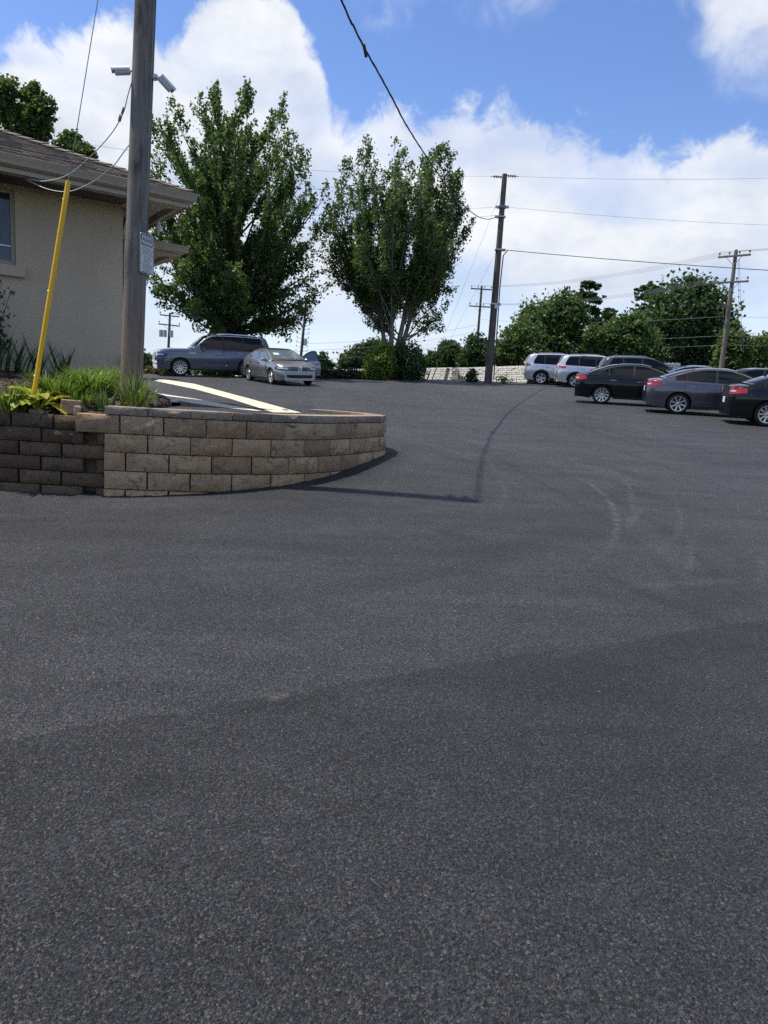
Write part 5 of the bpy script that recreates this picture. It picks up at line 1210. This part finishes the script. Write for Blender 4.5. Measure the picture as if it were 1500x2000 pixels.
def car_mesh(S):
    if 'f' in S: return S['f']
    wb, ro, fo, W, r = S['wb'], S['ro'], S['fo'], S['W'], S['r']; x0, x1 = -ro, wb+fo; hw = W/2; ra = r+.055
    sh = lambda x: sinterp(S['sh'], x); deck = lambda x: sinterp(S['deck'], x); roof = lambda x: sinterp(S['roof'], x)
    def plan(x):
        f = 1 - S.get('nose', .27)*max(0, 1-(x1-x)/.75)**2.6 - .20*max(0, 1-(x-x0)/.62)**2.8; return hw*f
    def zlow(x):
        z = S['sill'] + .06*max(0, 1-(x-x0)/.5) + .02*max(0, 1-(x1-x)/.4)
        for xc in (0, wb):
            if abs(x-xc) < ra: z = max(z, r + math.sqrt(max(0, ra*ra-(x-xc)**2))*.98)
        return z
    def side_y(x, z):
        s_ = sh(x); h = min(1, max(0, (z-S['sill'])/(s_-S['sill'])))
        k = .955 + .045*math.sin(min(1, h/.62)*math.pi/2) if h < .62 else 1 - .045*((h-.62)/.38)**2
        k -= .011*min(1, max(0, (h-.68)/.14)) + .008*math.exp(-((h-.34)/.12)**2)
        return plan(x)*k
    def endx(x, z):      # rake of nose and tail
        top = deck(x); h = (z-S['sill'])/(max(top, .5)-S['sill'])
        wf = max(0, 1-(x1-x)/.35)**1.5; wr = max(0, 1-(x-x0)/.3)**1.5
        return x - wf*(.16*max(0, h-.55)**1.3 + .14*max(0, .35-h)) + wr*(.10*max(0, h-.62)+.16*max(0, .40-h))
    S['f'] = f = dict(x0=x0, x1=x1, hw=hw, sh=sh, deck=deck, roof=roof, plan=plan, zlow=zlow, side_y=side_y, endx=endx)
    # ---- lower body
    xs = sorted(set([round(v, 4) for v in [x0, x0+.015, x0+.05, x0+.1, x0+.17, x0+.26, x0+.36] + [x1, x1-.015, x1-.05, x1-.1, x1-.17, x1-.26, x1-.38] + [xc+ra*math.cos(math.pi*k/14) for xc in (0, wb) for k in range(15)] + [xc+s*(ra+.012) for xc in (0, wb) for s in (-1, 1)] + list(np.linspace(x0+.45, x1-.45, 26))]))
    b = MB(); rows = []
    for x in xs:
        zl, s_, d_ = zlow(x), sh(x), deck(x); P = [(x, 0, S['sill']+.02), (x, side_y(x, zl)-.10, min(zl, S['sill']+.02) if zl < r else zl)]
        for k in range(10): z = lerp(zl, s_, k/9); P.append((endx(x, z), side_y(x, z), z))
        ys = side_y(x, s_); P += [(endx(x, s_+.02), ys-.025, lerp(s_, d_, .35)), (endx(x, d_), ys*.82, lerp(s_, d_, .80)), (endx(x, d_), ys*.45, lerp(s_, d_, .97)), (endx(x, d_), 0, d_)]
        rows.append([Vector(p) for p in P] + [Vector((p[0], -p[1], p[2])) for p in P[-2::-1]])
    b.grid(rows, flip=True); b.add(rows[0], [tuple(range(len(rows[0])))]); b.add(rows[-1], [tuple(range(len(rows[-1])))[::-1]])
    S['body'] = b
    # ---- greenhouse
    g0, g1 = S['roof'][0][0], S['roof'][-1][0]
    tum = S['tum']
    def gy(x, z): return side_y(x, sh(x)) - .03 - tum*max(0, z-sh(x)) - .10*max(0, z-sh(x))**2
    f['gy'] = gy
    def bow(x, y): # windscreen and rear glass bulge towards the ends
        return .10*(1-(y/(hw*.8))**2)*(1 if x > 1.5 else -.7)*min(1, abs(x-1.2)/1.0)**3
    f['bow'] = bow
    b = MB(); rows = []
    for x in np.linspace(g0, g1, 40):
        zt = roof(x); zb = sh(x)-.03; P = [(x, gy(x, zb), zb)]
        e = .045*min(1, max(0, (zt-sh(x))/.25))
        for k in (.25, .5, .75, 1): z = lerp(zb, zt-e, k); P.append((x, gy(x, z), z))
        ye = gy(x, zt-e); P += [(x, ye-.03, zt-e*.35), (x, ye*.86, zt+.002), (x, ye*.5, zt+.018), (x, 0, zt+.026)]
        rows.append([Vector((p[0]+(bow(x, p[1]) if i >= 5 else 0), p[1], p[2])) for i, p in enumerate(P)] + [Vector((p[0]+(bow(x, p[1]) if i >= 5 else 0), -p[1], p[2])) for i, p in list(enumerate(P))[-2::-1]])
    b.grid(rows, flip=True); S['cabin'] = b
    return f
def panel_side(f, xa, xb, zlo, zhi, side, off, yf, nx=9, nz=4):
    b = MB(); rows = []
    for i in range(nx+1):
        x = lerp(xa, xb, i/nx); a, c = zlo(x), max(zlo(x)+.004, zhi(x)); rows.append([Vector((x, side*(yf(x, lerp(a, c, k/nz))+off), lerp(a, c, k/nz))) for k in range(nz+1)])
    b.grid(rows, flip=side < 0); return b
WHEEL = {}
def wheel_meshes(S, style):
    key = (id(S), style)
    if key in WHEEL: return WHEEL[key]
    r = S['r']; w = .215; ri = r*.72; b = MB()
    b.lathe([(ri-.01, -w*.42), (ri+.01, -w*.48), (r*.9, -w*.5), (r-.012, -w*.42), (r, -w*.3), (r, w*.3), (r-.012, w*.42), (r*.9, w*.5), (ri+.01, w*.48), (ri-.01, w*.42)], 32); ty = b.mesh('tyre', M['tyre'], 40)
    b = MB(); b.lathe([(ri, -w*.46), (ri-.022, -w*.45), (ri-.03, -w*.2), (ri-.03, w*.3)], 32); col_ = 'rim_silver' if style != 'dark' else 'rim_dark'
    n = S['spokes'] if style not in ('five', 'dark') else 5
    for k in range(n):
        a = 2*math.pi*k/n
        for s in ((-1, 1) if n <= 6 else (0,)):
            a0 = a + s*.20; a1 = a + s*.14 + (.0); wd = .030 if n <= 6 else .026
            p0 = Vector((math.cos(a)*.05, -w*.36, math.sin(a)*.05)); p1 = Vector((math.cos(a0)*(ri-.01), -w*.42, math.sin(a0)*(ri-.01)))
            d = p1-p0; sd = Vector((-d.z, 0, d.x)).normalized()*wd; ax = Vector((0, .03, 0))
            b.add([p0-sd*.7, p0+sd*.7, p1+sd, p1-sd, p0-sd+ax, p0+sd+ax, p1+sd+ax, p1-sd+ax], [(0, 1, 2, 3), (0, 4, 5, 1), (1, 5, 6, 2), (3, 2, 6, 7), (0, 3, 7, 4)])
    b.lathe([(0, -w*.40), (.035, -w*.40), (.06, -w*.34), (.06, -w*.1)], 12); rm = b.mesh('rim', M[col_], 35)
    b = MB(); b.lathe([(0, -w*.12), (ri-.02, -w*.12), (ri-.02, w*.3), (0, w*.3)], 20); hb = b.mesh('wheel', M['rim_dark'], 40)
    WHEEL[key] = (hb, ty, rm); return WHEEL[key]
def wrap_lamp(f, S, front, side, z0, z1, lx, yin, off=.006, taper=.5):
    """a lamp that wraps from the flank round the corner on to the end of the car"""
    b = MB(); rows = []; xe = f['x1'] if front else f['x0']; sg = -1 if front else 1
    for k in range(7):                      # along the flank to the corner
        x = xe + sg*lx*(1-k/6) if k < 6 else xe + sg*.02; q = 1-k/6; a = lerp(z0, z1, .5*q*taper + .0); c = lerp(z1, z0, .25*q*taper)
        rows.append([Vector((f['endx'](x, z), side*(f['side_y'](x, z)+off), z)) for z in (a, lerp(a, c, .33), lerp(a, c, .67), c)])
    for k in range(1, 5):                   # across the end
        zs = (z0, lerp(z0, z1, .33), lerp(z0, z1, .67), z1)
        rows.append([Vector((f['endx'](xe, z)-sg*off, side*lerp(f['side_y'](xe, z), yin, k/4), z)) for z in zs])
    b.grid(rows, flip=(side > 0) != front); return b
def make_car(name, S, paintm, label, cat, pos, heading, rims='silver', group=None, opts=()):
    f = car_mesh(S); wb, r, hw = S['wb'], S['r'], f['hw']
    # stand on the slope of the lot
    h = Vector((math.cos(heading), math.sin(heading), 0)); e = .5
    gx = (gz(pos[0]+e, pos[1])-gz(pos[0]-e, pos[1]))/(2*e); gy_ = (gz(pos[0], pos[1]+e)-gz(pos[0], pos[1]-e))/(2*e); up_ = Vector((-gx, -gy_, 1)).normalized()
    fw = (h - up_*h.dot(up_)).normalized(); lf = up_.cross(fw); Rm = Matrix((fw, lf, up_)).transposed()
    t = thing(name, (pos[0], pos[1], gz(*pos)+.004), label, cat, group, Rm.to_euler())
    t.location = Vector((pos[0], pos[1], gz(*pos)+.004))
    pm = M[paintm]; key = '_m'+paintm
    if key not in S: S[key] = (S['body'].mesh('body', pm, 32), S['cabin'].mesh('roof', pm, 32))
    body = link('body', S[key][0], t); link('roof', S[key][1], t)
    # dark floor and wheel wells
    b = MB(); b.box((wb/2, 0, r+.10), (wb+2*r+.5, hw*2-.36, .36)); b.build('underbody', M['under'], t)
    sh, roof, gyf, sy = f['sh'], f['roof'], f['gy'], f['side_y']
    glass = M['car_glass_light'] if 'light_glass' in opts else M['car_glass']
    for side in (-1, 1):
        open_door = 'open_door' in opts and side == 1
        for wi, (xa, xb, lo, hi) in enumerate(S['win']):
            if open_door and wi == 2: 
                panel_side(f, xa-.02, xb+.05, lambda x: S['sill']+.16, lambda x: roof(x)-.06, side, .006, lambda x, z: gyf(x, z) if z > sh(x) else sy(x, z), 12, 8).build('door_opening', M['under'], t, 60); continue
            zl = lambda x: sh(x)+.022; xm = lerp(xa, xb, .5)
            zh = lambda x, hi=hi, wi=wi: min(roof(x)-.062, lerp(sh(x), roof(x)-.062, 1 if (wi or not S.get('rails')) else min(1, .35+(x-S['win'][0][0])/.28)))
            panel_side(f, xa, xb, zl, zh, side, .007, gyf, 12).build('window', glass, t, 180)
        zt_ = lambda x: min(roof(x)-.045, lerp(sh(x), roof(x)-.045, 1 if not S.get('rails') else min(1, .42+(x-S['win'][0][0]+.02)/.28)))
        panel_side(f, S['win'][0][0]-.03, S['win'][1 if open_door else 2][1]+.03, lambda x: sh(x)+.004, zt_, side, .003, gyf, 30).build('window_trim', M['trim_black'], t, 60)
        for di, (xa, xb) in enumerate(S['doors']):
            if open_door and di == 1: continue
            zl = lambda x: max(S['sill']+.14, f['zlow'](x)+.03)
            panel_side(f, xa-.009, xb+.009, lambda x, z_=zl: z_(x)-.009, lambda x: sh(x)-.004, side, .001, sy, 10, 16).build('door_gap', M['under'], t, 180)
            dr = panel_side(f, xa, xb, zl, lambda x: sh(x)-.012, side, .006, sy, 10, 16).build('door', pm, t, 180)
            hx, hz = xa+.13 if True else 0, sh(xa)-.115; b = MB(); hy = side*(sy(hx+.08, hz)+.028); b.box((hx+.08, hy, hz), (.20, .02, .03)); b.box((hx, hy-side*.012, hz), (.03, .03, .03)); b.box((hx+.16, hy-side*.012, hz), (.03, .03, .03)); b.build('handle', M['chrome'] if 'chrome' in opts else pm, dr)
        # lower trim
        panel_side(f, .02+r+.07, wb-r-.09, lambda x: S['sill']+.005, lambda x: S['sill']+(.13 if S.get('clad') else .07), side, .008, sy, 8, 2).build('sill_trim', M['trim_black'], t, 60)
        if S.get('clad') or 'clad' in opts:
            for xc in (0, wb):
                b = MB(); rows = []
                for k in range(15):
                    a = math.pi*k/14
                    rows.append([Vector((xc+math.cos(a)*q, side*(sy(xc+math.cos(a)*q, min(r+math.sin(a)*q, sh(xc)))+.008), r+math.sin(a)*q)) for q in (r+.05, r+.085, r+.12)])
                b.grid(rows, flip=side > 0); b.build('arch_trim', M['trim_black'], t, 60)
        if 'chrome' in opts:
            b = MB(); pts = [Vector((x, side*(gyf(x, roof(x)-.05)+.012), roof(x)-.05)) for x in np.linspace(S['win'][0][0], S['win'][2][1], 16)]; b.tube(pts, .011, 4); b.build('window_chrome', M['chrome'], t, 60)
        if S.get('rails'):
            b = MB(); X = np.linspace(S['win'][0][0]+.2, 1.3, 9); b.tube([Vector((x, side*(gyf(x, roof(x)-.045)-.07), roof(x)+(.045 if 0 < i < 8 else .0))) for i, x in enumerate(X)], .018, 5); b.build('roof_rail', M['chrome'] if 'chrome' in opts else M['galvanized'], t, 60)
        # mirror
        if not open_door:
            mx_ = S['win'][2][1]-.12; b = MB(); mz = sh(mx_)+.07; my = side*(gyf(mx_, mz)+.14)
            b.lathe([(0, -.115), (.05, -.105), (.078, -.06), (.082, .0), (.07, .09), (.0, .11)], 10, Matrix.Translation((mx_+.02, my, mz)) @ Matrix.Diagonal((.75, 1, .82, 1))); b.box((mx_+.02, my-side*.12, mz-.05), (.06, .1, .03)); b.build('mirror', pm, t, 50)
        # lamps
        lx, z0, z1, yin = S['tail']
        wrap_lamp(f, S, False, side, z0, z1, lx, hw*.52).build('tail_light', M['tail_red'], t, 50)
        wrap_lamp(f, S, False, side, lerp(z0, z1, .30), lerp(z0, z1, .55), lx*.3, hw*.60, .010).build('reverse_lamp', M['lamp_clear'], t, 50)
        lx, z0, z1 = S['head']; hl = wrap_lamp(f, S, True, side, z0, z1, lx, hw*.50).build('headlight', M['lens_black'], t, 50)
        wrap_lamp(f, S, True, side, lerp(z0, z1, .35), lerp(z0, z1, .85), lx*.7, hw*.56, .011).build('reflector', M['lamp_clear'], hl, 50)
        hb, ty, rm = wheel_meshes(S, rims)
        for xc in (0, wb):
            w_ = link('wheel', hb, t); w_.location = (xc, side*S['tread'], r); w_.rotation_euler = (0, (xc+side)*1.3, math.pi if side > 0 else 0)
            link('tyre', ty, w_); link('rim', rm, w_)
    def cap(xa, xb, m_, nm, inset, n=8):
        b = MB(); rows = []
        for i in range(n+1):
            x = lerp(xa, xb, i/n); zt = roof(x); ye = gyf(x, zt-.05)-inset; rows.append([Vector((x+f['bow'](x, y), y, zt+.026*(1-(y/max(.3, ye+inset))**2)*.9+.008)) for y in [lerp(-ye, ye, k/10) for k in range(11)]])
        b.grid(rows, flip=True); return b.build(nm, m_, t, 180)
    cap(S['ws'][0], S['ws'][1], glass if 'dark_screen' not in opts else M['car_glass'], 'windshield', .055); cap(S['bl'][0], S['bl'][1], M['car_glass'], 'rear_window', .075)
    if 'dark_roof' in opts: cap(S['bl'][1]+.05, S['ws'][0]-.02, M['car_glass'], 'glass_roof', .12, 6)
    x0, x1, ex = f['x0'], f['x1'], f['endx']
    # bumpers, grille, plate
    def endpatch(front, y0, y1, z0, z1, off, nm, m_):
        b = MB(); xe = x1 if front else x0; sg = 1 if front else -1
        b.grid([[Vector((ex(xe, z)+sg*off, y, z)) for z in (z0, lerp(z0, z1, .5), z1)] for y in [lerp(y0, y1, k/8) for k in range(9)]], flip=not front); return b.build(nm, m_, t, 60)
    big = S is BIG
    gl = endpatch(True, -hw*.46, hw*.46, .60 if not big else .66, .74 if not big else 1.02, .006, 'grille', M['trim_black'])
    endpatch(True, -hw*.62, hw*.62, .30, .44 if not big else .5, .006, 'lower_grille', M['trim_black'])
    b = MB()
    for k in range(1 if not big else 5): z = (.675 if not big else .70+.07*k); b.box((ex(x1, z)+.018, 0, z), (.03, hw*.9, .022))
    b.build('grille_bar', M['chrome'], gl)
    endpatch(False, -hw*.72, hw*.72, S['sill']+.05, S['sill']+.17, .006, 'rear_diffuser', M['trim_black'])
    b = MB(); zp = .62 if S in (SEDAN,) else .72; b.box((ex(x0, zp)-.012, 0, zp), (.012, .31, .155)); b.build('licence_plate', M['plate'], t)
    if 'clad' in S or 'two_tone' in opts: endpatch(False, -hw*.84, hw*.84, S['sill']+.17, S['sill']+.32, .005, 'rear_bumper_trim', M['trim_black'])
    if 'star' in opts:
        b = MB(); c = Vector((ex(x1, .675)+.04, 0, .675)); 
        b.tube([c+Vector((0, math.cos(a)*.085, math.sin(a)*.085)) for a in [2*math.pi*k/20 for k in range(21)]], .011, 5, cap=False)
        for k in range(3): a = math.pi/2+2*math.pi*k/3; b.tube([c, c+Vector((0, math.cos(a)*.085, math.sin(a)*.085))], [.02, .006], 4)
        b.build('star_emblem', M['chrome'], gl)
        b = MB(); xs_ = 2.08; b.grid([[Vector((x+f['bow'](x, y), y, roof(x)+.02+.018)) for y in (-.52, -.30)] for x in (1.98, 2.14)], flip=True); b.build('windscreen_paper', M['paper'], t)
    if 'open_door' in opts:
        # driver's door swung out on its front hinge
        xa, xb = S['doors'][1]; side = 1; hinge = Vector((xb, side*(sy(xb, .6)+.01), 0)); Rz = Matrix.Rotation(R(-62), 4, 'Z'); D = Matrix.Translation(hinge) @ Rz @ Matrix.Translation(-hinge)
        def sk(b_): b_.v = [tuple(D @ Vector(v)) for v in b_.v]; return b_
        zl = lambda x: S['sill']+.14; b = panel_side(f, xa, xb, zl, lambda x: sh(x)-.005, side, .006, sy, 10, 8); b2_ = panel_side(f, xa, xb, zl, lambda x: sh(x)-.005, side, -.09, sy, 10, 8)
        n_ = len(b.v); nz = 9; nx_ = 11
        rim_ = [i for i in range(nz)] + [nz*k+nz-1 for k in range(1, nx_)] + [nz*(nx_-1)+k for k in range(nz-2, -1, -1)] + [nz*k for k in range(nx_-2, 0, -1)]
        b.v += b2_.v; b.f += [tuple(i+n_ for i in q[::-1]) for q in b2_.f]; b.m += b2_.m
        for i in range(len(rim_)): p, q = rim_[i], rim_[(i+1) % len(rim_)]; b.f.append((p, q, q+n_, p+n_)); b.m.append(0)
        dr = sk(b).build('door', pm, t, 40); dr['label'] = 'driver door standing open'
        wx0, wx1 = S['win'][2][0], S['win'][2][1]; top = lambda x: roof(x)-.05
        b = MB(); pts = [Vector((wx0-.02, gyf(wx0, sh(wx0)), sh(wx0))), *[Vector((x, gyf(x, top(x)), top(x))) for x in np.linspace(wx0-.01, wx1, 9)], Vector((wx1+.03, gyf(wx1, sh(wx1)), sh(wx1)))]; b.tube(pts, .026, 5); sk(b).build('window_frame', M['trim_black'], dr, 60)
        b = panel_side(f, wx0, wx1, lambda x: sh(x), lambda x: top(x), side, -.01, gyf, 10, 4); sk(b).build('window', M['car_glass_light'], dr, 180)
        mx_ = S['win'][2][1]-.10; b = MB(); mz = sh(mx_)+.08; b.lathe([(0, -.12), (.055, -.105), (.085, -.05), (.088, .02), (.07, .09), (0, .11)], 10, Matrix.Translation((mx_+.02, gyf(mx_, mz)+.16, mz))); b.box((mx_+.02, gyf(mx_, mz)+.05, mz-.05), (.06, .1, .03)); sk(b).build('mirror', pm, dr, 50)
        b = MB(); b.box((xa+.2, sy(xa+.2, sh(xa)-.11)+.03, sh(xa)-.11), (.2, .022, .03)); sk(b).build('handle', pm, dr)
    if 'hood_vent' in opts:
        for side in (-1, 1): b = MB(); xx = 2.52; b.box((xx, side*(sy(xx, 1.06)+.006), 1.06), (.30, .02, .09)); b.build('fender_vent', M['chrome'], t)
        endpatch(True, -hw*.74, hw*.74, .50, .55, .012, 'bumper_trim', M['chrome'])
    if 'fin' in opts:
        b = MB(); x = S['roof'][0][0]+.55; b.add([(x-.1, -.025, roof(x)+.02), (x+.08, -.02, roof(x)+.02), (x+.08, .02, roof(x)+.02), (x-.1, .025, roof(x)+.02), (x-.11, 0, roof(x)+.075)], [(0, 1, 4), (1, 2, 4), (2, 3, 4), (3, 0, 4), (0, 3, 2, 1)]); b.build('antenna_fin', pm, t)
    return t
# a car is placed by its rear axle centre
def place(px, py, heading, S, near=-1):
    """ground contact of the near rear wheel at this spot -> centre of the rear axle"""
    p = gp(px, py); n = Vector((-math.sin(heading), math.cos(heading))); return (p.x - near*n.x*S['tread'], p.y - near*n.y*S['tread'])
GC = 'cars parked in the lot'
h0 = R(-15)
make_car('sedan', SEDAN, 'paint_black', 'black sedan with chrome window line, first of the near row', 'car', place(1173, 789, h0, SEDAN), h0, group=GC, opts=('chrome', 'fin'))
S2 = dict(SEDAN, spokes=8)
make_car('sedan', S2, 'paint_grey', 'purple grey sedan with dark wheels parked right of the black sedan', 'car', place(1321, 809, h0, S2), h0, rims='silver', group=GC, opts=('chrome', 'fin'))
make_car('sedan', SEDAN, 'paint_dark', 'nearest dark sedan, cut off by the right edge', 'car', place(1494, 833, R(-15), SEDAN), R(-15), group=GC, opts=('fin',))
make_car('suv', SUV, 'paint_silver', 'silver suv at the far left end of the parked row', 'car', place(1055, 751, R(-7), SUV), R(-7), rims='five', group=GC, opts=('fin',))
make_car('suv', CROSS, 'paint_pearl', 'pale silver suv with black wheel arches beside the first silver suv', 'car', place(1121, 757, R(-7), CROSS), R(-7), rims='five', group=GC, opts=('fin', 'two_tone'))
make_car('suv', CROSS, 'paint_charcoal', 'dark grey suv behind the black sedan', 'car', place(1206, 766, R(-7), CROSS), R(-7), rims='five', group=GC, opts=('fin',))
make_car('sedan', SEDAN, 'paint_blue', 'blue grey sedan whose roof shows behind the purple grey sedan', 'car', place(1318, 772, R(-10), SEDAN), R(-10), group=GC)
make_car('sedan', SEDAN, 'paint_navy', 'dark navy sedan whose roof shows behind near cars at the right', 'car', place(1440, 780, R(-10), SEDAN), R(-10), group=GC)
make_car('sedan', SEDAN, 'paint_white', 'white sedan whose tail just shows at right edge', 'car', place(1545, 792, R(-10), SEDAN), R(-10), group=GC)
hb_ = R(180+24); pb = place(352, 735, hb_, BIG, near=1)
make_car('suv', BIG, 'paint_slate', 'large slate grey suv parked beneath the broad tree', 'car', (pb[0]-math.cos(hb_)*BIG['wb'], pb[1]-math.sin(hb_)*BIG['wb']), hb_, rims='silver', opts=('chrome', 'hood_vent'))
hm = math.atan2(-.86, .51); nm = Vector((-math.sin(hm), math.cos(hm))); pf = gp(533, 751); C_ = dict(SEDAN, spokes=5)
pc = Vector((pf.x, pf.y)) + nm*C_['tread'] - Vector((math.cos(hm), math.sin(hm)))*C_['wb']
make_car('sedan', C_, 'paint_taupe', 'champagne grey sedan with its driver door open, facing the camera', 'car', (pc.x, pc.y), hm, rims='five', opts=('light_glass', 'open_door', 'star', 'dark_roof'))
